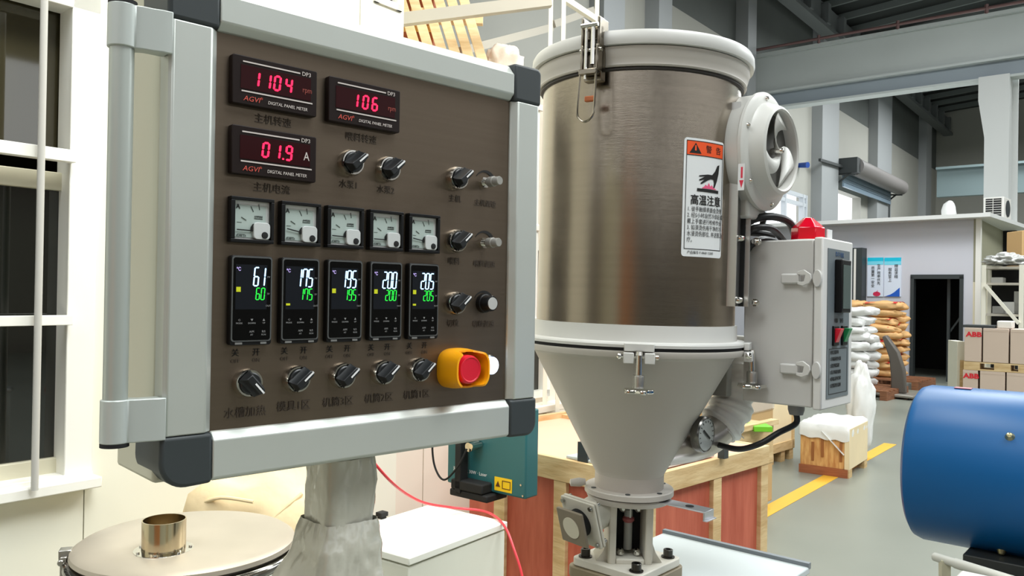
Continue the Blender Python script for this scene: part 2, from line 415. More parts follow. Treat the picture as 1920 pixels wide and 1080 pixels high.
s1 = NW(420, 940)[0]; s2 = NW(463, 930)[0]; s3 = NW(560, 700)[0]; s4 = NW(793, 900)[0]
prev = x_seam + .002
for x in (s1, s2, s3 + 0.3):
    B().box(prev, x - .003, .0 if x != s2 else .012, .06, 0, 3.6).build('wall_panel', PW, wl, smooth=0); prev = x + .003
q = B(); q.box(prev, a_end, 0, .06, 0, w3z); q.box(prev, w3a, 0, .06, w3z, 3.6); q.box(w3b, a_end, 0, .06, w3z, 3.6)
q.build('wall_panel', PW, wl, smooth=0)
LOWZ = 2.65
LW = mat('low_wall_paint', (238, 226, 210), .5, var=.05, vs=2)
w2a, w2t = NW(1004, 560); w2b, w2z = NW(1026, 742)
w2a -= 0.5
q = B(); q.box(a_end, s4 - .003, 0, .06, 0, LOWZ); q.build('wall_panel', LW, wl, smooth=0)
q = B(); q.box(s4 + .003, w2a, 0, .06, 0, LOWZ); q.box(w2a, w2b, 0, .06, 0, w2z); q.box(w2a, w2b, 0, .06, w2z + .9, LOWZ); q.box(w2b, a_far, 0, .06, 0, LOWZ)
q.build('wall_panel', LW, wl, smooth=0)
q = B(); q.box(a_end, a_far, 0, 2.4, LOWZ, LOWZ + .06); q.box(a_far - .06, a_far, .06, 2.4, 0, LOWZ); q.box(a_end - .06, a_end, .06, 2.4, LOWZ, 3.6); q.box(-3, a_far, 2.35, 2.4, 0, LOWZ)
q.box(-3, a_end, 2.35, 2.4, LOWZ, 3.6); q.box(-3, a_end, 0, 2.4, 3.6, 3.66); q.box(-3.06, -3, 0, 2.4, 0, 3.6)
q.build('roof_panel', PW, wl, smooth=0)
# window_2: barred window
wi = sub('window_2', None); wi['kind'] = 'structure'; wi.matrix_world = NWm
WHF = mat('white_window_frame', (244, 243, 236), .4); SASH = mat('cream_sash', (205, 200, 178), .45)
GL = mat('dark_window_glass', (22, 24, 20), .03, spec=.9)
q = B()
q.box(wR - .045, wR + .045, -.03, .07, wB - .05, wT + .05)
q.box(wL - .045, wR + .045, -.03, .07, wT - .01, wT + .06)
q.box(wL - .045, wR + .045, -.035, .07, wB - .045, wB + .01)
q.build('window_frame', WHF, wi, bevel=.003)
zs1 = NW(60, 288)[1]; zs2 = NW(60, 600)[1]
for zz_, hh in ((zs1, .02), (zs2, .016), ):
    B().box(wL, wR - .04, -.065, -.03, zz_ - hh, zz_ + hh).build('cross_bar', WHF, wi, bevel=.002)
for k in range(9):
    xb = NW(72, 500, -.08)[0] - k * .15
    if xb < wL: break
    B().cyl((xb, -.085, wB - .01), (xb, -.085, wT), .011, n=12).build('security_bar', mat('bar_paint', (190, 188, 182), .4), wi)
xs = NW(131, 400, .05)[0]
B().box(wL, xs, .085, .09, zs1 + .02, wT).build('pane', mat('room_tone_glass', (62, 58, 42), .04, spec=.9), wi, smooth=0)  # opaque pane, glow of the room behind put into its colour
B().box(xs, xs + .06, .07, .11, wB, wT).build('stile', SASH, wi, smooth=0)
xs2 = NW(118, 600, .05)[0]; zt2 = NW(60, 336, .05)[1]; zb2 = NW(60, 862, .05)[1]
q = B(); q.box(xs2 - .002, xs2 + .05, .03, .075, wB, zs1); q.box(wL, xs2 + .05, .03, .075, zt2 - .03, zt2 + .03); q.box(wL, xs2 + .05, .03, .075, wB, zb2 + .0)
q.build('sash', SASH, wi, bevel=.003)
B().box(wL, xs2, .05, .055, zb2, zt2 - .03).build('pane', GL, wi, smooth=0)
zl = NW(172, 907)[1]
B().box(wL - .06, NW(174, 900)[0], -.07, .0, zl, zl + .035).build('window_sill', WHF, wi, bevel=.004)
q = B(); q.box(-3, a_end, .5, .52, .1, 3.5)
q.build('room_backdrop', mat('dim_room', (90, 84, 62), .9), wi, smooth=0)  # sheet standing in for the room, its dimness put into the colour
w3 = sub('window_3', None); w3['kind'] = 'structure'; w3.matrix_world = NWm
q = B(); q.box(w3a, w3a + .03, -.01, .07, w3z, 3.6); q.box(w3b - .03, w3b + .0, -.01, .07, w3z, 3.6); q.box(w3a, w3b, -.01, .07, w3z, w3z + .03); q.build('window_frame', WHF, w3, smooth=0)
B().box(w3a + .03, w3b - .03, .03, .035, w3z + .03, 3.6).build('pane', GL, w3, smooth=0)
w4 = sub('window_4', None); w4['kind'] = 'structure'; w4.matrix_world = NWm
q = B(); q.box(w2a, w2a + .04, -.02, .07, w2z, w2z + .9); q.box(w2b - .05, w2b, -.02, .07, w2z, w2z + .9); q.box(w2a, w2b, -.02, .07, w2z, w2z + .04); q.box(w2a, w2b, -.02, .07, w2z + .86, w2z + .9)
q.box(w2b - .26, w2b - .2, -.01, .06, w2z, w2z + .9); q.build('window_frame', WHF, w4, smooth=0)
B().box(w2a, w2b, .03, .035, w2z, w2z + .9).build('pane', GL, w4, smooth=0)
B().box(w2a - .1, w2b + .08, -.12, 0, w2z - .07, w2z - .03).build('window_sill', LW, w4, bevel=.004)
pc = NW(1005, 400, -.04)
cp = sub('conduit_pipe', None); cp.matrix_world = NWm; tag(cp, 'white vertical conduit pipe on the low cream wall behind the control panel edge', 'pipe')
B().cyl((pc[0], -.04, 1.3), (pc[0], -.04, 2.6), .016, n=14).build('pipe', WHITEP, cp)
for z in (1.33, 1.86, 2.55): B().box(pc[0] - .022, pc[0] + .022, -.065, 0, z, z + .035).build('pipe_clip', WHITEP, cp, bevel=.003)

# ------------------------------------------------------------------ things on the low roof: pallet, bag, steel frames
def NP(x, y, z): return tuple(NWm @ Vector((x, y, z)))
pal = thing('wooden_pallet', 'pale timber pallet leaning upright above the control panel', 'pallet')
for i in range(6):
    xa = 760 + i * 23.5
    p0 = Vector(P(xa + 8 + 21, 100 + 20, 4.45)); p1 = Vector(P(xa - 26, -60, 4.65))
    p0 = p1 + (p0 - p1) * ((p1.z - LOWZ - .06) / (p1.z - p0.z))
    B().bar(p0, p1, .054, .018, (0, -1, .1)).build('slat', TIMB, pal, bevel=.002)
for yy in (25, 130):
    p0 = Vector(P(770, yy, 4.55)); p1 = Vector(P(905, yy + 4, 4.55))
    B().bar(p0 + Vector((0, .04, 0)), p1 + Vector((0, .04, 0)), .05, .08, (0, 0, 1)).build('bearer', TIMB, pal)
bx = thing('orange_carton', 'orange brown carton behind the leaning pallet', 'carton', (0, 0, 0))
p = P(775, 60, 4.75)
B().box(p[0] - .14, p[0] + .12, p[1], p[1] + .3, LOWZ + .06, p[2] + .3).build('carton_body', mat('orange_card', (176, 92, 50), .7, var=.3, vs=9), bx, bevel=.005)
B().box(p[0] - .14, p[0] + .12, p[1] - .003, p[1], p[2] + .0, p[2] + .04).build('tape', mat('orange_tape', (226, 170, 90), .4), bx)
FR = mat('frame_beige_steel', (176, 170, 158), .5); FRW = mat('frame_white_steel', (232, 228, 214), .5)
rk = thing('steel_frame', 'beige steel tube frame spanning above the low roof', 'frame')
B().bar(P(690, 45, 4.22), P(1032, 2, 4.40), .05, .062).build('rail', FR, rk)
B().bar(P(860, 97, 4.85), P(1032, 52, 5.6), .05, .05).build('rail', FR, rk)
B().bar(P(1036, 46, 5.6), P(1110, 20, 5.9), .05, .05).build('rail', FR, rk)
lad = thing('white_steel_tower', 'white braced steel tower rising behind the hopper lid', 'tower')
for xa in (1034, 1058): 
    t = Vector(P(xa, -60, 4.6)); b_ = Vector(P(xa - 1, 180, 4.6)); b_.z = 0; t.x += 0
    B().bar((t.x, t.y, 0), t, .024, .03).build('post', FRW, lad)
t = P(1120, -40, 5.0); B().bar((t[0], t[1], 0), t, .026, .03).build('post', FRW, lad)
B().bar(P(1058, -2, 4.6), P(1122, 40, 5.0), .03, .035).build('brace', FRW, lad)
B().bar(P(1034, -40, 4.6), P(1058, -40, 4.6), .03, .03).build('brace', FRW, lad)
def bag(name, c, sx, sy, sz, m, seed, amp=.16, freq=2.2, sub_=4, parent=None, flat=None, power=1.0):
    import bmesh
    me = bpy.data.meshes.new(name); bm = bmesh.new(); bmesh.ops.create_icosphere(bm, subdivisions=sub_, radius=1)
    for v in bm.verts:
        p = v.co.copy(); s = Vector((seed * 7.1, seed * 3.3, seed))
        p = Vector([math.copysign(abs(k) ** power, k) for k in p])
        r = 1 + amp * noise.noise(p * freq + s) + amp * .6 * abs(noise.noise(p * freq * 2.3 + s))
        q_ = Vector((p.x * sx * r, p.y * sy * r, p.z * sz * r))
        if flat is not None and q_.z < flat: q_.z = flat
        v.co = q_
    bm.to_mesh(me); bm.free(); me.materials.append(m); me.shade_smooth()
    o = bpy.data.objects.new(name, me); COL.objects.link(o); o.location = c
    if parent: o.parent = parent
    return o
p = P(946, 118, 4.7); bag_top = P(946, 84, 4.7)[2]
CRB = mat('white_film_bag', (236, 224, 212), .35, bump=.5, bs=14)
tag(bag('plastic_bag', (p[0], p[1], LOWZ + .06 + (bag_top - LOWZ - .06) * .46), .105, .09, (bag_top - LOWZ - .06) * .5, CRB, 3, .3, 2.6, flat=-(bag_top - LOWZ - .06) * .45, power=.8), 'crumpled white plastic bag on the low roof behind the panel corner', 'bag')

# ------------------------------------------------------------------ things in the aisle on the left
SST = mat('scuffed_stainless', (196, 186, 170), .42, .5, var=.16, vs=5, rv=.12)
tc = Vector((-.628, 1.57, .055)); TR = .205; TZ = .955
tk = thing('stainless_tank', 'round stainless steel tank with short spout standing left of the wrapped post', 'tank', tc)
for k_ in range(3): B().cyl((.14 * math.cos(k_ * 2.1), .14 * math.sin(k_ * 2.1), -.055), (.14 * math.cos(k_ * 2.1), .14 * math.sin(k_ * 2.1), .02), .02, n=14).build('leg', STEEL, tk)
B().lathe([(0, .02), (TR * .94, .02), (TR * .94, .88), (0, .88)], 96).build('tank_body', mat('polished_stainless', (150, 148, 142), .15, 1.0), tk)
B().lathe([(0, .962), (TR * .6, .961), (TR - .012, .957), (TR - .002, .950), (TR, .942), (TR - .012, .939), (TR - .012, .930), (0, .93)], 96).build('lid', SST, tk)
B().torus((0, 0, .925), (0, 0, 1), TR - .003, .012, 96, 12).build('clamp_ring', mat('polished_stainless', (150, 148, 142), .15, 1.0), tk)
B().lathe([(TR - .012, .88), (TR - .002, .89), (TR - .002, .905), (TR - .012, .915)], 96, close=True).build('lower_rim', CHROME, tk)
sp = Vector(PZ(307, 1033, 1.012)) - tc; sp.z = 0
q = B().lathe([(.0385, .957), (.0385, 1.016), (.0365, 1.016), (.0365, .957)], 64, sp, close=True); q.build('spout', mat('bright_stainless', (205, 190, 160), .16, 1.0), tk)
B().lathe([(.038, .958), (.053, .958), (.052, .9615), (.038, .9625)], 64, sp, close=True).build('spout_flange', CHROME, tk)
B().lathe([(0, .959), (.0365, .959), (.0365, .9605), (0, .9605)], 40, sp).build('spout_floor', MATTE, tk)
for k in range(7):
    t = k * .9 + .3
    B().cyl(sp + Vector((.046 * math.cos(t), .046 * math.sin(t), .961)), sp + Vector((.046 * math.cos(t), .046 * math.sin(t), .9645)), .003, n=10).build('rivet', CHROME, tk)
# lid clips round the rim
for ang in (200,):
    t = math.radians(ang); u = Vector((math.cos(t), math.sin(t), 0))
    q = B(); q.T = Matrix.Translation(u * (TR + .006) + Vector((0, 0, .925))) @ Matrix.Rotation(t, 4, 'Z')
    q.box(-.006, .006, -.02, .02, -.045, .02); q.cyl((.004, -.024, .01), (.004, .024, .01), .006, n=12); q.box(-.012, .01, -.012, .012, .012, .03)
    q.build('clip', STEEL, tk, bevel=.002)
# big bag
bp_ = Vector((-.80, 2.69, 0))
BB = mat('cream_woven_bag', (240, 216, 172), .7, bump=1.0, bs=7, var=.08, vs=6)
bb = tag(bag('bulk_bag', (bp_.x, bp_.y, .50), .25, .26, .455, BB, 5, .20, 2.0, flat=-.5, power=.75), 'cream bulk bag slumped between the stainless tank and the white wall', 'bag')
for pts_ in ([(-.16, -.20, .33), (-.08, -.235, .36), (.02, -.24, .35)], [(.0, -.24, .22), (.08, -.22, .30), (.15, -.17, .36)]): B().tube(pts_, .006, 8, 6).build('bag_fold', BB, bb)

# wrapped post under the panel
PH = math.radians(43); pp = Vector(P(399, 434, .8)); PZ0 = 1.3577
ux = Vector((math.cos(PH), math.sin(PH), 0)); ny = Vector((-math.sin(PH), math.cos(PH), 0))
pc_ = Vector((pp.x, pp.y, 0)) + ux * .190 + ny * .065
po = thing('support_post', 'plastic wrapped square post carrying the control panel', 'post', pc_, PH)
B().box(-.03, .03, -.03, .03, .012, PZ0 - .049).build('post_core', mat('warm_grey_paint', (176, 172, 156), .4), po, bevel=.006)
B().box(-.12, .12, -.12, .12, 0, .012).build('foot_plate', GREYP, po, bevel=.003)
def wrap(name, z0, z1, hx, hy, seed, m, parent, amp=.006, nz=60, na=56, flare=None):
    vs, fs = [], []
    for i in range(nz + 1):
        z = z0 + (z1 - z0) * i / nz
        for j in range(na):
            t = 2 * math.pi * j / na; c, s = math.cos(t), math.sin(t)
            k = (abs(c) ** 6 + abs(s) ** 6) ** (-1 / 6)
            pn_ = Vector((c * 1.1 + seed, s * 1.1, z * 9))
            d_ = amp * (noise.noise(pn_ * 1.7) + .7 * abs(noise.noise(pn_ * 4.1)) + .4 * noise.noise(pn_ * 9))
            e = flare(z, t) if flare else 0
            vs.append((c * k * (hx + d_ + e), s * k * (hy + d_ + e), z))
    for i in range(nz):
        for j in range(na): fs.append((i * na + j, i * na + (j + 1) % na, (i + 1) * na + (j + 1) % na, (i + 1) * na + j))
    return B().add(vs, fs).build(name, m, parent, smooth=180)
FILM = mat('grey_film_wrap', (200, 198, 184), .2, spec=.9, bump=.5, bs=16, var=.15, vs=6, coat=.4)
wrap('film_wrap', .35, PZ0 - .058, .0335, .0335, 2, FILM, po, .003, 130, 80, lambda z, t: .005 * max(0, min(1, (1.20 - z) / .05)))
wrap('loose_film', .85, 1.225, .0345, .0345, 7, FILM, po, .005, 70, 80, lambda z, t: .008 * max(0, min(1, (1.225 - z) / .03)) + min(.055, .6 * max(0, 1.19 - z)) * max(0, math.cos(t - math.radians(150))) ** 3)

# low white cabinet
cf = Vector(PZ(767, 1047, .75)); CA = math.radians(54)
cab = thing('low_cabinet', 'low white metal cabinet with a flat lid right of the wrapped post', 'cabinet', (cf.x, cf.y, 0), CA)
CW = mat('cabinet_white', (226, 226, 212), .42)
B().box(.006, .462, .006, .334, 0, .722).build('body', CW, cab, bevel=.004)
B().box(0, .468, 0, .34, .728, .75).build('lid', mat('cabinet_lid_white', (240, 240, 230), .42), cab, bevel=.003)
lx = Vector(PZ(716, 972, .75)) - Vector((cf.x, cf.y, 0)); lx = Matrix.Rotation(-CA, 3, 'Z') @ lx
q = B(); q.box(lx.x - .012, lx.x + .012, lx.y - .010, lx.y + .01, .75, .757); q.box(lx.x - .016, lx.x + .016, lx.y - .014, lx.y + .014, .757, .772)
q.build('latch', MATTE, cab, bevel=.002)
# red hose
hp = [P(690, 850, 2.3), P(705, 872, 2.3), P(735, 905, 2.35), P(765, 928, 2.45), P(800, 944, 2.55), P(850, 952, 2.7), P(900, 957, 2.72), P(928, 968, 2.66), P(948, 990, 2.58), P(962, 1025, 2.54), P(980, 1085, 2.5), P(992, 1180, 2.45)]
tag(B().tube(hp, .0042, 10, 8).build('air_hose', mat('red_hose', (226, 60, 70), .35)), 'thin red air hose draped over the low white cabinet', 'hose')

# teal laser marking unit on black stand
tq = Vector(P(985, 937, 2.9)); TA = PHB
tl = thing('laser_unit', 'teal metal laser unit with a yellow warning label on a black stand', 'machine', (tq.x, tq.y, 0), math.radians(-39))
TEAL = mat('teal_enamel', (38, 98, 102), .42, var=.05, vs=6); TEAL2 = mat('teal_side', (38, 98, 102), .42)
zt0 = tq.z; zt1 = P(985, 770, 2.9)[2]
B().box(-.39, 0, 0, .075, zt0, zt1).build('housing', TEAL, tl, bevel=.006)
stx = -.30
q = B(); q.box(stx, stx + .03, -.055, -.012, .74, zt1 - .02); q.build('upright', MATTE, tl, bevel=.003)
q = B(); q.box(stx - .03, stx + .16, -.05, .07, zt0 - .03, zt0 - .003); q.box(stx + .02, stx + .12, -.03, .05, .76, zt0 - .03); q.box(stx - .02, stx + .14, -.055, .06, .752, .79)
q.build('mount', MATTE, tl, bevel=.006)
q = B().cyl((-.235, -.05, zt0 + .165), (-.235, -.003, zt0 + .17), .018, n=16); q.cyl((-.215, -.06, zt0 + .172), (-.215, -.003, zt0 + .172), .010, n=14)
q.build('connector', CHROME, tl)
B().tube([(-.235, -.06, zt0 + .16), (-.27, -.07, zt0 + .09), (-.34, -.07, zt0 + .03), (-.40, -.06, zt0 + .07), (-.415, -.06, zt0 + .16), (-.415, -.04, zt0 + .26)], .004, 8, 8).build('cable', MATTE, tl)
B().box(-.145, -.062, -.0025, -.0005, zt0 + .012, zt0 + .062).build('warning_label', mat('yellow_label', (240, 196, 20), .5), tl)
q = B(); q.box(-.108, -.068, -.0035, -.0025, zt0 + .022, zt0 + .025); q.box(-.108, -.068, -.0035, -.0025, zt0 + .05, zt0 + .053); q.box(-.108, -.105, -.0035, -.0025, zt0 + .025, zt0 + .05); q.box(-.071, -.068, -.0035, -.0025, zt0 + .025, zt0 + .05)
q.prism([(-.139, zt0 + .027), (-.117, zt0 + .027), (-.128, zt0 + .048)], -.0035, -.0025)
q.build('label_print', mat('brown_print', (90, 50, 10), .6), tl)
text('unit_lettering', '激光 CO2 30W · Laser', .018, WHITE, tl, (-.27, -.002, zt0 + .06))
for sxz in ((-.02, .05), (-.02, zt1 - zt0 - .07), (-.01, .012)): B().cyl((sxz[0], -.004, zt0 + sxz[1]), (sxz[0], 0, zt0 + sxz[1]), .004, n=10).build('screw', CHROME, tl)

# ------------------------------------------------------------------ red plywood crate
CZ = .85
c0 = Vector(PZ(1213, 896, CZ)); RA = math.radians(45)
rc = thing('plywood_crate', 'long red plywood crate with pale timber battens behind the hopper', 'crate', (c0.x, c0.y, 0), RA)
Lr = (Vector(PZ(1462, 840, CZ)) - c0).length; Ll = .98
B().box(.02, Lr - .02, .02, Ll - .02, .06, CZ - .012).build('panel', REDPLY, rc, smooth=0)
B().box(.01, Lr - .01, .01, Ll - .01, CZ - .012, CZ).build('top_panel', mat('pink_plywood', (240, 184, 156), .55, var=.1, vs=3), rc, smooth=0)
for xa in (0, .455, Lr - .065):
    B().box(xa, xa + .06, 0, .022, 0, CZ - .075).build('batten', PLY, rc, bevel=.002)
B().box(0, Lr, -.002, .022, CZ - .075, CZ + .004).build('batten', PLY, rc, bevel=.002)
yb = [0.0, .38, .72]
for ya in (.0, .36, .70): B().box(0, .022, ya + .022, ya + .085, 0, CZ - .085).build('batten', PLY, rc, bevel=.002)
B().box(-.002, .022, .022, Ll, CZ - .085, CZ + .004).build('batten', PLY, rc, bevel=.002)
B().box(Lr - .02, Lr, .022, Ll, CZ - .07, CZ + .003).build('batten', PLY, rc, bevel=.002)
B().box(Lr - .02, Lr, Ll - .06, Ll, 0, CZ - .07).build('batten', PLY, rc, bevel=.002)
# grey base plate with dark uprights lying on the crate
gb = thing('grey_base_plate', 'light grey steel base plate with dark uprights on top of the red crate', 'machine base', (c0.x, c0.y, CZ + .004), RA)
def CL(px, py): v = Matrix.Rotation(-RA, 3, 'Z') @ (Vector(PZ(px, py, CZ + .004)) - c0); return v.x, v.y
u1 = CL(1362, 860); u2 = CL(1090, 866)
B().box(.02, u1[0] + .0, .03, .40, 0, .012).build('plate', mat('pale_blue_grey', (196, 204, 206), .45), gb, bevel=.003)
B().box(u1[0] - .016, u1[0] + .016, u1[1] - .0, u1[1] + .03, .0, .16).build('upright', DARK, gb)
B().box(u2[0] - .0, u2[0] + .05, u2[1] - .03, u2[1] + .02, .0, .075).build('upright', DARK, gb)
# second crate behind
c1 = Matrix.Rotation(RA, 3, 'Z') @ Vector((Lr + .15, Ll + .04, 0)) + c0
rc2 = thing('plywood_crate', 'pink topped wooden crate holding a wooden tray with a green block', 'crate', (c1.x, c1.y, 0), RA)
B().box(-.5, 0, .0, .3, .05, .79).build('panel', REDPLY, rc2, smooth=0)
B().box(-.5, 0, .0, .3, .79, .80).build('top_panel', MATS['pink_plywood'], rc2, smooth=0)
B().box(-.02, .04, 0, .3, .2, .82).build('batten', PLY, rc2, smooth=0); B().box(-.52, .04, .3, .33, .2, .83).build('batten', PLY, rc2, smooth=0)
cr3 = thing('wooden_tray', 'shallow pale wooden tray beside the green block', 'tray', P(1400, 812, 4.7), RA)
B().box(-.1, .34, 0, .4, -.25, .0).build('tray_body', PLY, cr3, bevel=.01); B().box(-.12, .36, -.02, .03, -.01, .02).build('rim', PLY, cr3)
cr3.location.z = 1.5 - (806 - 560) * 4.7 / 1500 
g = P(1425, 801, 4.75); tag(B().box(g[0] - .05, g[0] + .06, g[1] - .05, g[1] + .1, g[2] - .02, g[2] + .012).build('green_block', mat('lime_green', (110, 190, 40), .5), bevel=.003), 'small lime green block on the wooden tray', 'block')
# cardboard box wrapped, pale crates further back
g = P(1412, 800, 5.6)
cb_ = thing('film_wrapped_carton', 'brown carton under clear film behind the pipe elbow', 'carton', (g[0], g[1], 0), math.radians(48))
B().box(-.22, .22, -.05, .35, .05, g[2] + .27).build('carton_body', mat('kraft_card', (196, 160, 110), .7), cb_, bevel=.01)
B().box(-.23, .23, -.06, .36, g[2] + .1, g[2] + .30).build('film', mat('thin_film', (235, 232, 225), .2, alpha=.45), cb_, bevel=.02)
g = PZ(1466, 866, 0)
wc = thing('pale_crate', 'pale wooden crate on blocks left of the wrapped crate', 'crate', (g[0], g[1], 0), math.radians(47))
wz = 1.5 - (740 - 561) * g[1] / 1500
B().box(-.25, .24, 0, .7, .14, wz).build('crate_body', mat('pale_ply', (238, 218, 178), .6, var=.1, vs=3), wc, bevel=.006)
for x in (-.25, -.02, .16): B().box(x, x + .08, 0, .7, 0, .14).build('block', PLY, wc)
B().box(.2, .245, -.01, .0, .1, wz - .05).build('batten', PLY, wc); B().box(-.25, .25, -.01, 0, .1, .18).build('batten', PLY, wc)
# wrapped crate on the floor line
g = Vector(PZ(1590, 897, 0)); gl = Vector(PZ(1500, 884, 0)); gr = Vector(PZ(1643, 881, 0))
a3 = math.atan2(gl.y - g.y, gl.x - g.x); wL3 = (gl - g).length; wR3 = (gr - g).length * 1.12
fc = thing('film_covered_crate', 'wooden crate on the floor with white film over its top', 'crate', (g.x, g.y, 0), a3 - math.pi)
hz = 1.5 - (806 - 562) * g.y / 1500
q = B()   # local: x negative along left face ; y away
OSB = wood('orange_pine', (226, 178, 112), (186, 124, 66), 7, (6, 1, 1))
B().box(-wL3, 0, 0, wR3, .06, hz).build('crate_body', OSB, fc, bevel=.004)
B().box(-.03, .012, -.012, wR3 + .01, .07, hz).build('side_panel', mat('pale_ply', (238, 218, 178)), fc, bevel=.004)
B().box(-wL3 - .005, 0, -.02, 0, 0, .07).build('skirt', wood('red_brown_wood', (168, 100, 62), (140, 76, 44)), fc)
for x, y in ((-.05, 0), (-.05, wR3 - .08)): B().box(x, x + .06, y - .01, y + .09, 0, .07).build('foot', PLY, fc)
q = B()
n_ = 26; vs, fs = [], []
per = []
for i in range(n_ * 4):
    s_ = i // n_; t = (i % n_) / n_
    x, y = [(-wL3 + wL3 * t, 0), (0, wR3 * t), (-wL3 * t, wR3), (-wL3, wR3 * (1 - t))][s_]; per.append((x, y))
cxm, cym = -wL3 / 2, wR3 / 2
for k in range(7):
    for (x, y) in per:
        if k == 0: z = hz - .10 - .05 * noise.noise(Vector((x * 9, y * 9, 1))); f = 1.05
        elif k == 1: z = hz - .05; f = 1.06 + .03 * noise.noise(Vector((x * 14, y * 14, 2)))
        else: f = [0, 0, 1.05, .9, .6, .3, .02][k]; z = hz + [0, 0, .01, .035, .045, .05, .052][k] + .022 * noise.noise(Vector((x * f * 12, y * f * 12, k)))
        vs.append((cxm + (x - cxm) * f, cym + (y - cym) * f, z))
N4 = n_ * 4
for k in range(6):
    for i in range(N4): fs.append((k * N4 + i, k * N4 + (i + 1) % N4, (k + 1) * N4 + (i + 1) % N4, (k + 1) * N4 + i))
WFILM = mat('white_cover_film', (236, 236, 234), .3, spec=.7, bump=.4, bs=10)
B().add(vs, fs).build('film_cover', WFILM, fc, smooth=180)
q = B().bar((-.21, -.014, hz - .04), (-.03, -.014, hz - .22), .004, .03, (0, -1, 0)); q.build('film_strip', WFILM, fc)
for x, z in ((-.30, .18), (-.22, .22), (-.07, .2)):
    B().box(x, x + .022, -.006, .001, z - .07, z + .09).build('wood_stain', mat('dark_knot', (150, 92, 44), .7), fc)
g = P(1612, 790, 7.6)
tag(bag('film_bundle', (g[0], g[1], .43), .12, .12, .44, WFILM, 8, .25, 2.5, flat=-.42), 'upright bundle of white film behind the film covered crate', 'bundle')

# ------------------------------------------------------------------ office block at the far right
dl = Vector(PZ(1713, 713, 0)); OA = math.radians(-43)
oc = dl + Vector((math.cos(OA), math.sin(OA), 0)) * 1.047
off = sub('wall_office', None, oc, (0, 0, OA)); off['kind'] = 'structure'     # local x toward the right, corner at 0 ; y away
def OF(px, py, o=0): return PV(px, py, (oc.x, oc.y), OA, o)
OW = mat('office_lilac_white', (196, 197, 206), .6); OZ = OF(1800, 412)[1]
d0 = OF(1707, 600)[0]; d1 = OF(1806, 600)[0]; dz = OF(1707, 518)[1]
q = B(); q.box(-9, d0, 0, .08, 0, OZ); q.box(d1, 0, 0, .08, 0, OZ); q.box(d0, d1, 0, .08, dz, OZ); q.build('front_wall', OW, off, smooth=0)
sL = 5.0
so = sub('office_side', off, (0, 0, 0), (0, 0, math.radians(94.5)))
B().box(0.001, sL, .0, .08, 0, OZ * .62).build('side_wall', mat('side_cream', (214, 206, 180), .6), so, smooth=0)
B().box(0.001, sL, .0, .08, OZ * .62, OZ).build('side_wall', mat('shaded_band', (150, 148, 126), .6), so, smooth=0)  # upper part of the wall, its shade put into the olive colour
q = B(); q.box(-9, .25, -.35, 6, OZ, OZ + .07); q.build('roof', mat('office_roof_white', (215, 216, 214), .5), off, smooth=0)
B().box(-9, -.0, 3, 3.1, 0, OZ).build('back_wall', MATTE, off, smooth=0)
B().box(-.04, .04, -.04, .04, 0, OZ).build('corner_post', WHITEP, off, smooth=0)
B().box(sL - .3, sL - .2, -.1, .0, 0, OZ).build('corner_post', WHITEP, so, smooth=0)
B().box(2.6, 3.7, -.1, 0, .9, 2.2).build('side_window', mat('grey_glass', (140, 136, 118), .3), so, smooth=0)
dr = sub('door_2', None, oc, (0, 0, OA)); dr['kind'] = 'structure'
q = B(); q.box(d0, d0 + .06, -.03, .1, 0, dz); q.box(d1 - .06, d1, -.03, .1, 0, dz); q.box(d0, d1, -.03, .1, dz - .05, dz + .03); q.build('door_frame', DARK, dr, smooth=0)
q = B(); q.bar((d1 - .3, .25, 0), (d1 - .3, .25, dz), .05, .05); q.bar((d1 - .3, .3, .9), (d1 - .05, .3, 1.3), .03, .03); q.bar((d1 - .3, .3, .7), (d1 - .05, .3, .45), .03, .03); q.build('inner_rack', DARK, dr)
# dark tall window left
e0 = OF(1603, 500)[0]; e1 = OF(1625, 500)[0]
q = thing('notice_cabinet', 'tall dark cabinet with a bright strip left of the blue posters', 'cabinet', oc, OA)
B().box(e0, e1, -.25, 0, .0, OF(1610, 466)[1]).build('cabinet_body', DARK, q, smooth=0)
B().box(e0 + .07, e0 + .11, -.256, -.25, .3, OF(1610, 468)[1]).build('strip', WHITEP, q, smooth=0)
# posters
def poster(px0, px1, lab, txt, kind):
    x0 = OF(px0, 520)[0]; x1 = OF(px1, 520)[0]; z1 = OF((px0 + px1) / 2, 483)[1]; z0 = OF((px0 + px1) / 2, 556)[1]
    t = thing('poster', lab, 'poster', oc, OA)
    B().box(x0, x1, -.02, 0, z0, z1).build('sheet', mat('poster_white', (214, 224, 240), .4), t, smooth=0)
    B().box(x0, x1, -.024, -.02, z1 - .07, z1).build('header', mat('poster_cyan', (20, 190, 222), .4), t, smooth=0)
    B().box(x0, x1, -.023, -.02, z1 - .14, z1 - .07).build('header', mat('poster_pale_cyan', (120, 212, 235), .4), t, smooth=0)
    for j, (col, fx, fz) in enumerate(txt):
        text('lettering', '\n'.join(col), .068, INK, t, (x0 + (x1 - x0) * fx, -.026, z0 + (z1 - z0) * fz - .0), depth=.001)['kind'] = 'stuff'
    if kind:
        B().prism([(x0 + .02, z0 + .0), (x1 - .02, z0), (x1 - .02, z0 + .17), (x1 - .12, z0 + .08), (x0 + .12, z0 + .04)], -.025, -.02).build('graphic', mat('poster_blue', (30, 90, 190), .4), t)
    else:
        xm = (x0 + x1) / 2 + .03
        B().prism([(xm + .07 * math.cos(k * .524), z0 + .05 + .045 * math.sin(k * .524)) for k in range(12)], -.025, -.02).build('graphic', mat('poster_red', (200, 40, 80), .4), t)
        B().prism([(xm - .01, z0 + .08), (xm + .01, z0 + .08), (xm + .02, z0 + .13)], -.025, -.02).build('graphic', mat('poster_red', (200, 40, 80), .4), t)
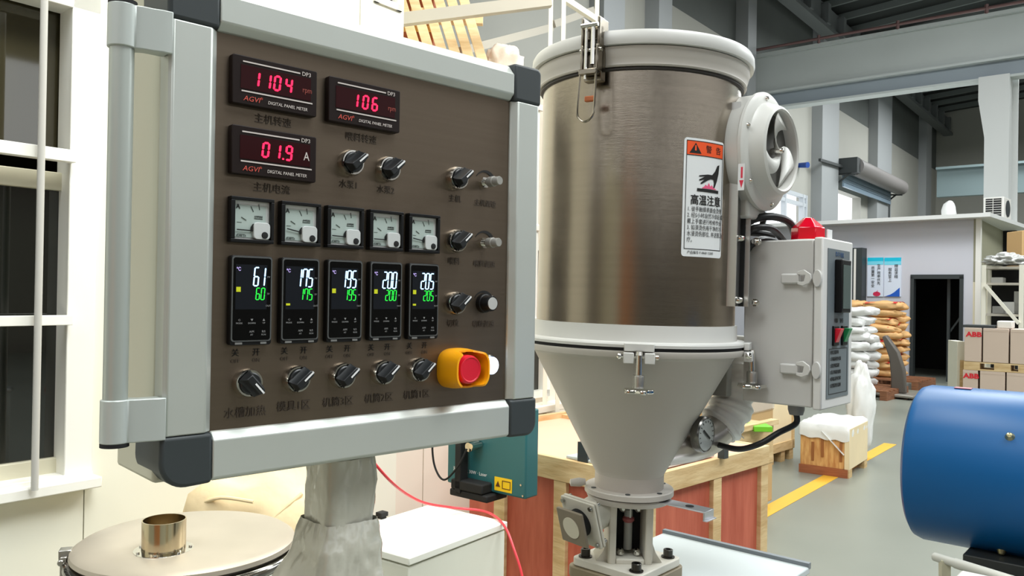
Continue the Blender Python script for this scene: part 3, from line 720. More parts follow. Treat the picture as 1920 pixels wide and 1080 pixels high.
poster(1627, 1657, 'pale poster with a red fruit under two columns of writing', [('质量第一安全', .35, .50), ('生产效率优先', .72, .56)], 0)
poster(1658.5, 1690, 'pale poster with a blue rising wave at its foot', [('服务至上', .35, .55), ('精益求精', .72, .64)], 1)
# air conditioner on roof
g = P(1866, 405, 15.1)
ac = thing('air_conditioner', 'white outdoor air conditioner unit standing on the office roof', 'air conditioner', (g[0], g[1], OZ + .07), math.radians(-43))
B().box(-.20, .14, 0, .6, .03, .44).build('casing', WHITEP, ac, bevel=.01)
B().box(-.16, .10, -.012, 0, .06, .41).build('grille_back', MATTE, ac)
for i in range(8): B().box(-.16, .10, -.022, -.012, .065 + i * .044, .075 + i * .044).build('grille_slat', GREYP, ac)
B().box(-.04, -.03, -.024, -.012, .06, .41).build('grille_slat', GREYP, ac)
q = B().lathe([(.15, 0), (.16, .012), (.13, .02)], 32, (.142, .3, .235), (1, 0, 0)); q.build('fan_guard', DARK, ac)
for x in (-.18, .1): B().box(x, x + .03, 0, .6, 0, .03).build('foot', DARK, ac)
g = P(1779, 400, 15.9)
tag(bag('plastic_bag', (g[0], g[1], OZ + .26), .13, .13, .27, WFILM, 2, .1, 2, 3, flat=-.19), 'white plastic sack on the office roof left of the air conditioner', 'bag')

# ------------------------------------------------------------------ sack stacks and pallets
def sackmesh(name, m, seed):
    import bmesh
    me = bpy.data.meshes.new(name); bm = bmesh.new(); bmesh.ops.create_icosphere(bm, subdivisions=3, radius=1)
    for v in bm.verts:
        p = v.co; k = (abs(p.x) ** 4 + abs(p.y) ** 4) ** .25
        h = 0
        r = 1 + .22 * noise.noise(p * 2.0 + Vector((seed, 0, 0)))
        v.co = Vector((math.copysign(abs(p.x) ** .75, p.x) * .36 * r, math.copysign(abs(p.y) ** .75, p.y) * .23 * r, math.copysign(abs(p.z) ** .7, p.z) * .088 * (1 + .5 * noise.noise(p * 2.6 + Vector((0, seed, 0))))))
    bm.to_mesh(me); bm.free(); me.materials.append(m); me.shade_smooth(); return me
KR = mat('kraft_sack', (226, 178, 118), .6, var=.15, vs=7, bump=.3, bs=12); WS = mat('white_sack', (232, 232, 230), .5, bump=.4, bs=12)
SR = mat('sack_red_print', (206, 50, 48), .6)
def band(parent, seed, x0=-.04):
    vs, fs = [], []
    for i in range(9):
        for x in (x0, x0 + .17):
            t = -1.0 + 2.0 * i / 8
            vs.append((x, math.sin(t) * .245, math.cos(t) * .085 - .0))
    fs = [(2 * i, 2 * i + 1, 2 * i + 3, 2 * i + 2) for i in range(8)]
    return B().add(vs, fs).build('red_print', SR, parent)
ORD = ['topmost', 'second', 'third', 'fourth', 'fifth', 'sixth', 'seventh', 'eighth', 'ninth', 'tenth', 'eleventh', 'twelfth']
def sacks(o, rz, layers, nx, ny, m, name, lab, grp, red, h=.125, first_seed=1):
    me = [sackmesh(name, m, first_seed + k) for k in range(6)]
    R = Matrix.Rotation(rz, 3, 'Z')
    for L in range(layers):
        for i in range(nx):
            for j in range(ny):
                if i < nx - 1 and j > 0 and L < layers - 1: continue
                s = bpy.data.objects.new(name, me[random.randrange(6)]); COL.objects.link(s)
                p = R @ Vector((i * .60 + random.uniform(-.05, .05), j * .40 + random.uniform(-.04, .04), 0))
                s.location = (o[0] + p.x, o[1] + p.y, .15 + .06 + L * h)
                s.rotation_euler = (random.uniform(-.09, .09), random.uniform(-.12, .12), rz + random.uniform(-.16, .16) + (math.pi if random.random() < .5 else 0))
                s.scale = (random.uniform(.84, .95), random.uniform(.82, .95), random.uniform(.80, .95))
                k = layers - 1 - L
                tag(s, lab + ', ' + (ORD[k] + (' layer' if k == 0 else ' layer down')) + (', front' if j == 0 else ', rear') + (' left' if i == 0 else ' right'), 'sack', grp)
                if red:
                    for x0 in random.choice([(-.05,), (.10, -.28), (-.20, .05)]): band(s, L, x0)
REDW = wood('old_pallet_wood', (150, 100, 68), (112, 70, 46))
def pallet(o, rz, w_, d_, lab, PLY=PLY):
    TIMB = PLY
    t = thing('wooden_pallet', lab, 'pallet', (o[0], o[1], 0), rz)
    for i in range(6): B().box(0, w_, i * d_ / 5.6, i * d_ / 5.6 + .1, .12, .145).build('slat', PLY, t)
    for i in range(3): B().box(i * (w_ - .1) / 2, i * (w_ - .1) / 2 + .1, 0, d_, 0, .12).build('bearer', TIMB, t)
KA = math.radians(-43)
k0 = PZ(1594, 722, 0)
sacks((k0[0] + .15, k0[1] + .55), KA, 10, 2, 2, KR, 'kraft_sack', 'brown kraft sack with red print', 'brown sacks stacked on a pallet by the office', True, .13)
pallet((k0[0] - .15, k0[1] + .25), KA, 1.35, 1.0, 'wooden pallet under the brown kraft sacks', REDW)
w0 = PZ(1537, 742, 0)
sacks((w0[0] + .1, w0[1] + .7), KA, 9, 2, 2, WS, 'white_sack', 'white sack behind the control box', 'white sacks stacked on a pallet', False, .135, 20)
pallet((w0[0] - .2, w0[1] + .4), KA, 1.35, 1.0, 'wooden pallet under the white sacks', REDW)
# floor scale
g = PZ(1672, 745, 0)
sc_ = thing('floor_scale', 'dark grey platform scale with a curved column before the sacks', 'scale', (g[0], g[1], 0), KA)
SG = mat('scale_grey', (92, 86, 80), .5)
B().box(-.36, .36, -.2, .25, .03, .07).build('platform', mat('scale_plate', (150, 146, 138), .4, .4), sc_, bevel=.01)
for x, y in ((-.3, -.15), (.3, -.15), (-.3, .2), (.3, .2)): B().cyl((x, y, 0), (x, y, .03), .03, n=12).build('foot', MATTE, sc_)
q = B(); pts = [(-.02, 0.07), (-.02, .3), (-.05, .6), (-.16, .92), (-.10, .95), (.08, .70), (.17, .42), (.19, .07)]
q.prism(pts, .0, .12); q.build('column', SG, sc_, bevel=.02)

# cartons at far right
CY = 9.2
c0_ = P(1808, 614, CY); CO = Vector((c0_[0], CY, 0)); CRZ = math.radians(-38.5)
def CX(px, py=650): return PV(px, py, (CO.x, CO.y), CRZ)[0]
CZ0, CZ1, CZ2, CZ3 = P(1808, 750, CY)[2], P(1808, 693, CY)[2], P(1808, 677, CY)[2], P(1808, 614, CY)[2]
CM = Matrix.Rotation(CRZ, 3, 'Z')
def carton(px0, px1, z0, z1, lab, abb=None, dep=.35):
    x0, x1 = CX(px0), CX(px1); w_ = x1 - x0; p = CO + CM @ Vector((x0, 0, 0))
    t = thing('carton', lab, 'carton', (p.x, p.y, z0 + .001), CRZ); zt_ = z1 - z0 - .002
    B().box(0, w_, 0, dep, 0, zt_).build('box_body', mat('pinkish_carton', (206, 186, 170), .7), t, bevel=.004)
    B().box(0.003, w_ - .003, -.001, .02, zt_ - .035, zt_ - .033).build('flap_seam', mat('carton_seam', (170, 148, 130), .7), t)
    if abb: text('carton_lettering', 'ABB', .075, RED, t, (w_ * .56, -.003, zt_ * .80), depth=.002, bold=.003, sx=1.15)
    return t
carton(1808, 1840, CZ2, CZ3, 'upper pale carton with red ABB lettering at the left end of the row', .60)
carton(1843, 1891, CZ2, CZ3, 'plain upper carton second from the left, beside the ABB one')
carton(1894, 1950, CZ2, CZ3, 'plain upper carton at the right edge above the motor')
carton(1806, 1834, CZ0, CZ1, 'lower pale carton with red ABB lettering and a dark mark', .62)
carton(1838, 1885, CZ0, CZ1, 'plain lower carton beside the ABB one, above the blue motor')
carton(1888, 1950, CZ0, CZ1, 'plain lower carton at the right edge just above the motor')
up_ = thing('wooden_pallet', 'thin pallet deck between the two rows of cartons', 'pallet', (CO.x, CO.y, CZ1 + .001), CRZ)
hh = CZ2 - CZ1 - .003; CWd = CX(1950)
B().box(0, CWd, 0.0, .35, 0, .014).build('slat', PLY, up_); B().box(0, CWd, 0.0, .35, hh - .014, hh).build('slat', PLY, up_)
for x in (.0, .3, CWd - .2): B().box(x, x + .16, .0, .35, .014, hh - .014).build('bearer', PLY, up_)
lp_ = thing('wooden_pallet', 'tall timber base under the lower row of cartons', 'pallet', (CO.x, CO.y, 0), CRZ)
for i in range(4): B().box(0, CWd, i * .09, i * .09 + .075, CZ0 - .03, CZ0 - .003).build('slat', PLY, lp_)
for x in (0, .5, CWd - .1): B().box(x, x + .1, 0, .35, 0, CZ0 - .03).build('bearer', PLY, lp_)
g = P(1795, 640, CY + .2)
wp = thing('white_board', 'white board standing at the left end of the cartons', 'board', (g[0], g[1], 0), math.radians(-10))
B().box(0, .09, 0, .3, 0, g[2]).build('board', mat('cream_board', (226, 222, 206), .6), wp, bevel=.003)
B().box(.03, .1, -.01, 0, 0, g[2] - .22).build('edge_strip', PLY, wp)
o = tag(B().box(-.02, CX(1864), .03, .3, 0, .03).build('dark_board', DARK, bevel=.003), 'dark flat board lying on the left upper carton', 'board')
o.location = CO + Vector((0, 0, CZ3 + .001)); o.rotation_euler = (0, 0, CRZ)
o = tag(B().box(CX(1867), CX(1896), .06, .3, 0, .085).build('white_tub', WHITEP, bevel=.012), 'white tub standing on the plain upper cartons', 'tub')
o.location = CO + Vector((0, 0, CZ3 + .001)); o.rotation_euler = (0, 0, CRZ)
# shelf rack behind the cartons
rkY = 10.6
ro = P(1845, 497, rkY); RKA = math.radians(-38.5)
rk2 = thing('shelf_rack', 'tall steel shelf rack with a diagonal brace behind the cartons', 'shelf rack', (ro[0], rkY, 0), RKA)
rl = PV(1915, 520, (ro[0], rkY), RKA)[0]; RT = ro[2]
for x_ in (0, rl):
    for y_ in (0, .5): B().box(x_ - .025, x_ + .025, y_, y_ + .05, 0, RT).build('post', FRW, rk2)
for px in (1845, 1915):
    pass
for yy in (500, 530, 588, 640):
    z = P(1850, yy, rkY)[2]; B().box(.0, rl, .005, .5, z - .03, z).build('shelf', FR, rk2)
B().bar((.02, -.01, P(1850, 535, rkY)[2]), (rl - .02, -.01, P(1915, 606, rkY)[2]), .04, .05, (0, 1, 0)).build('brace', FRW, rk2)
B().box(.02, rl, .5, .52, 0, RT).build('back_sheet', MATTE, rk2)
RM = Matrix.Translation(Vector((ro[0], rkY, 0))) @ Matrix.Rotation(RKA, 4, 'Z')
for i, (fx_, py, w_, h_) in enumerate(((.2, 587, .16, .10), (.48, 587, .18, .16), (.78, 587, .18, .30), (.15, 530, .14, .08))):
    z = P(1850, py + 1, rkY)[2]
    o = tag(B().box(0, w_, .12, .4, z + .001, z + h_).build('storage_box', mat('pale_box' + str(i % 2), (196, 196, 192) if i % 2 else (150, 150, 146), .5), bevel=.006),
        ['small pale box at the left of the rack shelf behind the brace', 'medium grey box in the middle of the rack shelf', 'tall white box at the right of the rack shelf', 'flat grey box on the upper rack shelf'][i], 'box')
    o.matrix_world = RM @ Matrix.Translation((rl * fx_, 0, 0))
z = RT
o = tag(bag('foil_heap', (0, 0, 0), rl * .5, .25, .09, mat('foil_film', (190, 190, 186), .3, .3, bump=.6, bs=9), 6, .5, 3.5, 4, flat=-.06), 'crumpled silver film heap on top of the shelf rack', 'film heap')
o.matrix_world = RM @ Matrix.Translation((rl * .5, .25, z + .065))
g = P(1917, 440, 12.5)
tag(B().box(g[0], g[0] + .6, 12.5, 12.9, 0, P(1917, 432, 12.5)[2]).build('tall_carton', mat('kraft_card', (196, 160, 110), .7), bevel=.01), 'tall brown carton at the right edge beside the office', 'carton')

cs = thing('reflection_cartons', 'unseen stack of brown cartons added for the brown reflection in the hopper', 'reflection prop', (-2.3, -2.3, 0), math.radians(12))  # unseen cartons behind the camera, added to tint the barrel's reflection
for k in range(4):
    for i_ in range(3): B().box(i_ * .62, i_ * .62 + .6, 0, .5, k * .52, k * .52 + .5).build('carton_body', mat('brown_card', (176, 116, 72), .7), cs, bevel=.01)
# ================================================================== machine housing under the hopper
e1 = Vector((.756, -.655, 0)); e2 = Vector((.655, .756, 0))
EAng = math.atan2(e1.y, e1.x)
mc = Vector(PZ(1511, 1063, .94))
mh = thing('machine_housing', 'light grey steel machine housing carrying the hopper', 'machine', (mc.x, mc.y, 0), EAng)
MG = mat('pale_machine_grey', (196, 204, 206), .4, var=.05, vs=4)
B().box(-.335, 0, -.345, 0, 0.03, .925).build('body', MG, mh, bevel=.004)
B().box(-.34, .006, -.351, .008, .925, .94).build('top_plate', MG, mh, bevel=.003)
B().box(-.34, .006, .0, .012, .935, .948).build('edge_strip', mat('edge_grey', (120, 126, 132), .4), mh)
for x in (-.29, -.06):
    for y in (-.3, -.06): B().cyl((x, y, 0), (x, y, .03), .03, n=14).build('foot', MATTE, mh)

# ================================================================== hopper dryer
HB = .950
hd = thing('hopper_dryer', 'tall stainless hopper dryer with white cone, blower and control box', 'hopper dryer', (.2373, 1.6, HB))
hd.rotation_euler = (0, .0147, 0)
def hz_(z): return z - HB
SSB = mat('brushed_stainless', (160, 150, 136), .22, 1.0, stretch=(1, 1, 60), bump=.05, bs=30, aniso=.3, var=.08, vs=2)
BR = .1945
B().lathe([(BR, hz_(1.44)), (BR, hz_(1.915))], 128).build('barrel', SSB, hd)
LIDM = mat('lid_grey_enamel', (206, 205, 201), .38)
B().lathe([(0, hz_(1.975)), (.13, hz_(1.973)), (.205, hz_(1.966)), (.2145, hz_(1.9635)), (.2175, hz_(1.958)), (.2185, hz_(1.945)), (.2165, hz_(1.9385)), (.208, hz_(1.9385)), (.204, hz_(1.941)), (0, hz_(1.941))], 128).build('lid', LIDM, hd)
B().lathe([(.190, hz_(1.939)), (.2095, hz_(1.937)), (.2100, hz_(1.930)), (.2065, hz_(1.918)), (.2040, hz_(1.909)), (.2045, hz_(1.9055)), (.2025, hz_(1.903)), (.195, hz_(1.9035))], 128).build('top_collar', HOPP, hd)
B().lathe([(.196, hz_(1.903)), (.1995, hz_(1.901)), (.1995, hz_(1.8985)), (.195, hz_(1.897))], 128).build('dark_joint', mat('bead_shadow', (60, 56, 54), .6), hd)  # dark ring painting the shadow line under the collar's rolled bead
B().lathe([(.190, hz_(1.447)), (.1990, hz_(1.447)), (.1995, hz_(1.418)), (.2165, hz_(1.4165)), (.2180, hz_(1.4135)), (.2175, hz_(1.4085)), (.190, hz_(1.4075))], 128).build('lower_collar', LIDM, hd)
B().lathe([(.19, hz_(1.4075)), (.2150, hz_(1.4075)), (.2150, hz_(1.4025)), (.19, hz_(1.4025))], 128).build('dark_joint', MATTE, hd)
B().lathe([(.190, hz_(1.4025)), (.2175, hz_(1.4025)), (.2180, hz_(1.399)), (.2150, hz_(1.391)), (.1990, hz_(1.387)), (.1960, hz_(1.384)), (.0790, hz_(1.168)), (.0735, hz_(1.158)), (.0680, hz_(1.148)), (.0665, hz_(1.120))], 128).build('cone', HOPP, hd)
B().lathe([(.06, hz_(1.120)), (.0865, hz_(1.120)), (.0880, hz_(1.118)), (.0880, hz_(1.1085)), (.06, hz_(1.108))], 96).build('neck_flange', HOPP, hd)
q = B().lathe([(0, hz_(1.1055)), (.083, hz_(1.1055)), (.084, hz_(1.103)), (.080, hz_(1.094)), (0, hz_(1.094))], 72); q.build('gate_flange', HOPP, hd)
for t in (-100, -50, 200, 20, 110): 
    t = math.radians(t); c = Vector((.078 * math.cos(t), .078 * math.sin(t), 0)); B().cyl(c + Vector((0, 0, hz_(1.1201))), c + Vector((0, 0, hz_(1.1212))), .005, n=12).build('bolt_hole', DARK, hd)
B().add([], []).cyl((0, 0, hz_(1.1200)), (0, 0, hz_(1.1465)), .0682, .0682, 64).build('neck_band', mat('neck_band_paint', (184, 176, 168), .4), hd)
# slider handle
q = B(); q.T = Matrix.Rotation(EAng, 4, 'Z')
q.box(.03, .175, -.019, .019, hz_(1.1030), hz_(1.1055)); q.box(.1725, .1755, -.019, .019, hz_(1.090), hz_(1.1055)); q.box(.172, .181, -.019, .019, hz_(1.088), hz_(1.0905))
q.build('slide_gate', mat('bent_steel', (200, 200, 205), .3, .9), hd, bevel=.0008)
q = B(); q.T = Matrix.Rotation(EAng, 4, 'Z'); q.lathe([(.0, hz_(1.1056)), (.008, hz_(1.1056)), (.008, hz_(1.1062)), (0, hz_(1.1062))], 24, (.135, 0, 0)); q.build('slide_gate_hole', MATTE, hd)
# base casting
cz0, cz1 = hz_(.976), hz_(1.094)
CAS = mat('cast_paint', (206, 202, 190), .45)
q = B(); q.box(-.043, -.028, -.045, .04, cz0, cz1); q.box(.028, .043, -.045, .04, cz0, cz1); q.box(-.03, .03, .03, .04, cz0, cz1); q.box(-.03, .03, -.045, .03, cz1 - .006, cz1)
q.box(-.028, .028, -.045, .03, cz0, cz0 + .012)
q.build('throat_casting', CAS, hd, bevel=.003)
B().box(-.028, .028, .02, .028, cz0 + .012, cz1 - .006).build('throat_back', MATTE, hd)
B().cyl((0, -.005, cz0 + .02), (0, -.005, cz1 - .02), .0085, n=16).build('glass_rod', mat('frosted_tube', (150, 152, 148), .3), hd)
B().box(-.0015, .0015, -.03, -.028, cz1 - .03, cz1 - .006).build('pin', STEEL, hd)
for x, z in ((-.016, cz0 + .018), (.016, cz0 + .018), (-.014, cz1 - .014), (.016, cz1 - .014)):
    B().lathe([(0, .012), (.003, .012), (.0065, .008), (.0075, 0), (0, 0)], 18, (x, -.018, z), (0, -1, 0)).build('screw', CHROME, hd)
B().lathe([(.0085, 0), (.012, .004), (.012, .008), (.0085, .012)], 20, (0, -.005, cz1 - .045), (0, 0, 1)).build('red_seal', mat('dull_red', (150, 80, 80), .5), hd)
# gussets flaring to base
for s in (-1, 1): B().prism([(s * .043, cz0), (s * .066, cz0), (s * .052, cz0 + .02), (s * .043, cz0 + .045)], -.03, .03).build('gusset', CAS, hd)
q = B(); q.T = Matrix.Rotation(EAng, 4, 'Z'); q.prismz(rrect(-.079, .079, -.079, .079, .012), hz_(.962), hz_(.978)); q.build('base_plate', CAS, hd, bevel=.002)
q = B(); q.T = Matrix.Rotation(EAng, 4, 'Z'); q.prismz(rrect(-.088, .084, -.086, .088, .02), hz_(.9405), hz_(.9615)); q.build('spacer_plate', mat('spacer_brown', (128, 116, 92), .5), hd, bevel=.002)
for a_, c_ in ((-.059, -.059), (.059, -.059), (.059, .059), (-.059, .059)):
    p = Matrix.Rotation(EAng, 3, 'Z') @ Vector((a_, c_, 0))
    bo = B().lathe([(.0135, hz_(.978)), (.0135, hz_(.980)), (.0095, hz_(.980)), (.0095, hz_(.993)), (.0085, hz_(.994)), (.005, hz_(.994)), (.005, hz_(.989)), (0, hz_(.989))], 28, (p.x, p.y, 0))
    bo.build('socket_bolt', mat('dark_steel', (70, 68, 64), .3, .9), hd)
# suction branch at lower left
axs = Vector((-.744, -.6, -.29)).normalized()
o_ = Vector((-.052, -.01, hz_(1.076)))
B().cyl(o_, o_ + axs * .05, .034, .034, 32).build('branch_pipe', CAS, hd)
def sqplate(c, h, t, r, m, name):
    q = B(); zx = axs; xx = zx.cross(Vector((0, 0, 1))).normalized(); yy = zx.cross(xx)
    q.T = Matrix.Translation(c) @ Matrix((xx, yy, zx)).transposed().to_4x4()
    q.prismz(rrect(-h, h, -h, h, r), 0, t); return q.build(name, m, hd, bevel=.0015)
sqplate(o_ + axs * .05, .046, .006, .004, CAS, 'branch_flange'); sqplate(o_ + axs * .058, .046, .005, .004, CAS, 'branch_flange')
B().cyl(o_ + axs * .056, o_ + axs * .082, .028, .028, 28).build('branch_neck', MATTE, hd)
sqplate(o_ + axs * .082, .035, .006, .003, mat('brown_grey_paint', (128, 118, 102), .5), 'end_plate')
B().cyl(o_ + axs * .0881, o_ + axs * .0895, .0215, .0215, 40).build('sticker', mat('cream_sticker', (206, 200, 182), .6), hd)
xx = axs.cross(Vector((0, 0, 1))).normalized(); yy = axs.cross(xx)
for i in (-1, 1):
    for j in (-1, 1):
        c = o_ + axs * .062 + xx * (i * .038) + yy * (j * .038); B().cyl(c - axs * .02, c + axs * .006, .0045, n=12).build('screw', STEEL, hd)
q = B(); q.lathe([(0, 0), (.006, 0), (.009, -.012), (.007, -.03), (0, -.032)], 16, (-.088, -.012, hz_(1.128)), (1, 0, .1)); q.build('gate_knob', HOPP, hd)

# toggle latch at the lid
def cylp(ang, r, z):  # point on hopper at local angle
    t = math.radians(ang); return Vector((r * math.cos(t), r * math.sin(t), hz_(z)))
La = -121.0
lt = sub('latch', hd, cylp(La, .218, 1.935), (0, 0, math.radians(La + 90)))   # local x tangent, -y outward
DKS = mat('latch_steel', (150, 142, 128), .22, 1.0)
q = B(); q.box(-.017, .017, -.012, .0, .012, .036); q.box(-.019, -.014, -.018, .02, .0, .05); q.box(.012, .017, -.018, .02, .0, .05); q.build('latch_hook', DKS, lt, bevel=.002)
q = B(); q.box(-.017, -.012, -.022, .004, -.045, .0); q.box(.012, .017, -.022, .004, -.045, .0); q.box(-.017, .017, -.006, .012, -.06, -.0); q.build('latch_bracket', DKS, lt, bevel=.0015)
q = B(); q.cyl((-.007, -.02, .03), (-.007, -.02, -.06), .003, n=10); q.cyl((.006, -.02, .03), (.006, -.02, -.035), .0042, n=10); q.cyl((-.021, -.014, -.008), (.021, -.014, -.008), .004, n=12); q.cyl((-.016, -.022, .034), (.016, -.022, .034), .004, n=12); q.build('latch_link', CHROME, lt)
q = B(); q.box(-.018, .016, -.026, -.012, -.052, -.043); q.build('latch_crossbar', DKS, lt, bevel=.001)
q = B(); q.tube([(-.0155, -.022, -.045), (-.0165, -.026, -.09), (-.0155, -.03, -.122), (-.008, -.031, -.134), (0, -.031, -.137), (.008, -.031, -.134), (.0155, -.03, -.122), (.0155, -.026, -.09), (.0145, -.022, -.045)], .0021, 8, 5); q.build('latch_lever', DKS, lt)
B().box(-.010, .010, -.016, -.008, -.098, -.088).build('rubber_pad', mat('orange_brown', (176, 96, 50), .5), lt, bevel=.002)

# swing bolts at the lower flange
def swing(ang, nm):
    s = sub(nm, hd, cylp(ang, .218, 1.405), (0, 0, math.radians(ang + 90)))
    B().box(-.026, .026, -.008, .002, -.002, .012).build('lug', LIDM, s, bevel=.0015)
    q = B(); q.box(-.027, -.009, -.014, .002, -.023, -.004); q.box(.009, .027, -.014, .002, -.023, -.004); q.build('lug', LIDM, s, bevel=.0015)
    q = B().cyl((-.035, -.008, -.011), (.031, -.008, -.011), .0035, n=12); q.lathe([(0, 0), (.0055, .001), (.006, .005), (0, .008)], 14, (-.031, -.008, -.011), (-1, 0, 0)); q.lathe([(0, 0), (.005, .001), (.006, .006), (0, .010)], 14, (.027, -.008, -.011), (1, 0, 0)); q.build('hinge_pin', CHROME, s)
    q = B().cyl((0, -.010, -.006), (0, -.012, -.062), .0058, n=16); q.lathe([(0, .008), (.006, .006), (.007, 0), (0, -.004)], 16, (0, -.010, -.008), (0, 0, 1)); q.build('swing_bolt', CHROME, s)
    q = B().lathe([(.0, -.042), (.0095, -.042), (.0105, -.045), (.0095, -.060), (.0105, -.064), (0, -.064)], 24, (0, -.012, 0)); q.build('nut', STEEL, s)
    q = B(); n = 40
    q.prismz([((.0235 + .0045 * math.cos(5 * 2 * math.pi * k / n)) * math.cos(2 * math.pi * k / n), -.012 + (.0235 + .0045 * math.cos(5 * 2 * math.pi * k / n)) * math.sin(2 * math.pi * k / n)) for k in range(n)], -.073, -.066)
    q.build('star_knob', CHROME, s, bevel=.002)
swing(-96, 'swing_clamp'); swing(-22, 'swing_clamp')
B().lathe([(0, .001), (.004, 0), (0, -.002)], 12, (-.085, -.115, hz_(1.31)), (0, -1, 0)).build('dimple', HOPP, hd)

# warning label, wrapped on the barrel
bc = Vector((.2375 + .0147 * (1.7 - HB), 1.6))
def barrel_angle(px, py):
    dd = ray(px, py); dx, dy = dd[0], dd[1]; A_ = dx * dx + dy * dy; B_ = -2 * (dx * bc.x + dy * bc.y); C_ = bc.x ** 2 + bc.y ** 2 - BR ** 2
    k = (-B_ - math.sqrt(max(0, B_ * B_ - 4 * A_ * C_))) / (2 * A_)
    return math.atan2(dy * k - bc.y, dx * k - bc.x), HC + dd[2] * k
la0, lz1 = barrel_angle(1282, 256); la1, _ = barrel_angle(1355.5, 300); _, lz0 = barrel_angle(1300, 480)
lw = (la1 - la0) * BR; lh = lz1 - lz0
def wl_(x, z, y=0.0):   # x 0..lw left to right, z up from label bottom, y outward
    t = la0 + x / BR; r = BR + .0006 + y
    return (r * math.cos(t), r * math.sin(t), hz_(lz0) + z)
lb = sub('warning_label', hd)
def lpoly(poly, y, m, name):
    # subdivide in x columns: triangulate fan via grid sampling for wide shapes
    import bmesh
    bm = bmesh.new(); vv = [bm.verts.new((p[0], p[1], 0)) for p in poly]; bm.faces.new(vv)
    n = 14
    for i in range(1, n):
        x = lw * i / n
        bmesh.ops.bisect_plane(bm, geom=bm.verts[:] + bm.edges[:] + bm.faces[:], plane_co=(x, 0, 0), plane_no=(1, 0, 0))
    me = bpy.data.meshes.new(name); bm.to_mesh(me); bm.free(); me.materials.append(m)
    for v in me.vertices: v.co = Vector(wl_(v.co.x, v.co.y, y))
    me.shade_smooth()
    o = bpy.data.objects.new(name, me); COL.objects.link(o); o.parent = lb; return o
LBW = mat('label_white', (226, 228, 228), .4); ORG = mat('label_orange', (238, 84, 30), .4); PNK = mat('label_pink', (228, 90, 130), .4)
lpoly(rrect(0, lw, 0, lh, .006), 0, LBW, 'label_sheet')
lpoly([(lw * .06, lh * .86), (lw * .96, lh * .86), (lw * .96, lh * .975), (lw * .06, lh * .975)], .0003, ORG, 'header')
for (x0, x1, z0, z1) in ((.05, .97, .062, .068), (.05, .97, .974, .98), (.05, .062, .062, .98), (.958, .97, .062, .98), (.05, .97, .853, .859)):
    lpoly([(lw * x0, lh * z0), (lw * x1, lh * z0), (lw * x1, lh * z1), (lw * x0, lh * z1)], .0005, INK, 'border_line')
lpoly([(lw * .11, lh * .872), (lw * .38, lh * .872), (lw * .245, lh * .962)], .0006, INK, 'warning_triangle')
lpoly([(lw * .225, lh * .895), (lw * .265, lh * .895), (lw * .26, lh * .94), (lw * .23, lh * .94)], .0008, ORG, 'exclamation_mark')
lpoly([(lw * .30, lh * .555), (lw * .85, lh * .552), (lw * .85, lh * .578), (lw * .30, lh * .581)], .0006, INK, 'hot_plate')
lpoly([(lw * .40, lh * .583), (lw * .47, lh * .60), (lw * .50, lh * .618), (lw * .54, lh * .605), (lw * .58, lh * .635), (lw * .62, lh * .605), (lw * .66, lh * .62), (lw * .70, lh * .60), (lw * .80, lh * .583)], .0006, PNK, 'flames')
hand = [(.86, .80), (.84, .72), (.80, .66), (.74, .60), (.70, .595), (.72, .64), (.70, .665), (.62, .668), (.55, .655), (.40, .618), (.37, .625), (.47, .66), (.35, .645), (.34, .655), (.48, .685), (.34, .68), (.34, .69), (.55, .705), (.66, .705), (.74, .74), (.80, .79)]
lpoly([(x * lw, z * lh) for x, z in hand], .0007, INK, 'hand_pictogram')
text('label_lettering', '警', .0145, INK, lb, (lw * .56, lh * .913), warp=lambda x, y, z: wl_(x, y, .0007 + z), depth=.0001)
text('label_lettering', '告', .0145, INK, lb, (lw * .82, lh * .913), warp=lambda x, y, z: wl_(x, y, .0007 + z), depth=.0001)
text('label_lettering', '高温注意', .0195, INK, lb, (lw * .54, lh * .475), warp=lambda x, y, z: wl_(x, y, .0007 + z), depth=.0001, sx=.93, bold=.0003)
for i, s in enumerate(('1. 徒手触摸表面会烫伤', '2. 经5小时自然冷却后或', '戴上手套进行检修作业', '3. 如须烫伤用干净的冷', '水浸烫伤部位, 并送医治', '疗。')):
    text('label_lettering', s, .0100, INK, lb, (lw * .10, lh * (.40 - i * .052)), align='LEFT', warp=lambda x, y, z: wl_(x, y, .0007 + z), depth=.0001, sx=.82)
text('label_lettering', '产品编号 P-0068 13305', .006, INK, lb, (lw * .12, lh * .035), align='LEFT', warp=lambda x, y, z: wl_(x, y, .0007 + z), depth=.0001)

# seam strip with bolts on the right of the barrel
ms = math.radians(-31)
ss = sub('seam_strip', hd, (BR * math.cos(ms), BR * math.sin(ms), 0), (0, 0, ms + math.pi / 2))   # local x tangent (to right/back), -y outward
z0s, z1s = hz_(1.485), hz_(1.862)
STP = mat('strip_steel', (150, 150, 148), .35, .9)
B().box(-.026, .012, -.010, .004, z0s, z1s).build('strip_plate', STP, ss, bevel=.001)
B().box(-.028, -.025, -.014, .004, z0s, z1s).build('strip_edge', mat('strip_edge_steel', (205, 205, 202), .3, .8), ss)
B().box(.012, .016, -.018, .004, z0s, z1s).build('strip_shadow_gap', MATTE, ss)
B().box(.016, .0215, -.026, .0, z0s, z1s).build('strip_flange', mat('strip_edge_steel', (205, 205, 202), .3, .8), ss)
for zz_ in (1.848, 1.735, 1.612, 1.497):
    q = B().lathe([(0, .012), (.004, .011), (.0065, .006), (.007, 0), (0, 0)], 16, (-.004, -.010, hz_(zz_)), (0, -1, 0)); q.build('strip_bolt', CHROME, ss)
    q = B().cyl((.019, -.032, hz_(zz_ - .004)), (.034, -.040, hz_(zz_ - .004)), .0045, n=12); q.cyl((.026, -.036, hz_(zz_ - .004)), (.029, -.038, hz_(zz_ - .004)), .008, n=6); q.build('strip_bolt', CHROME, ss)

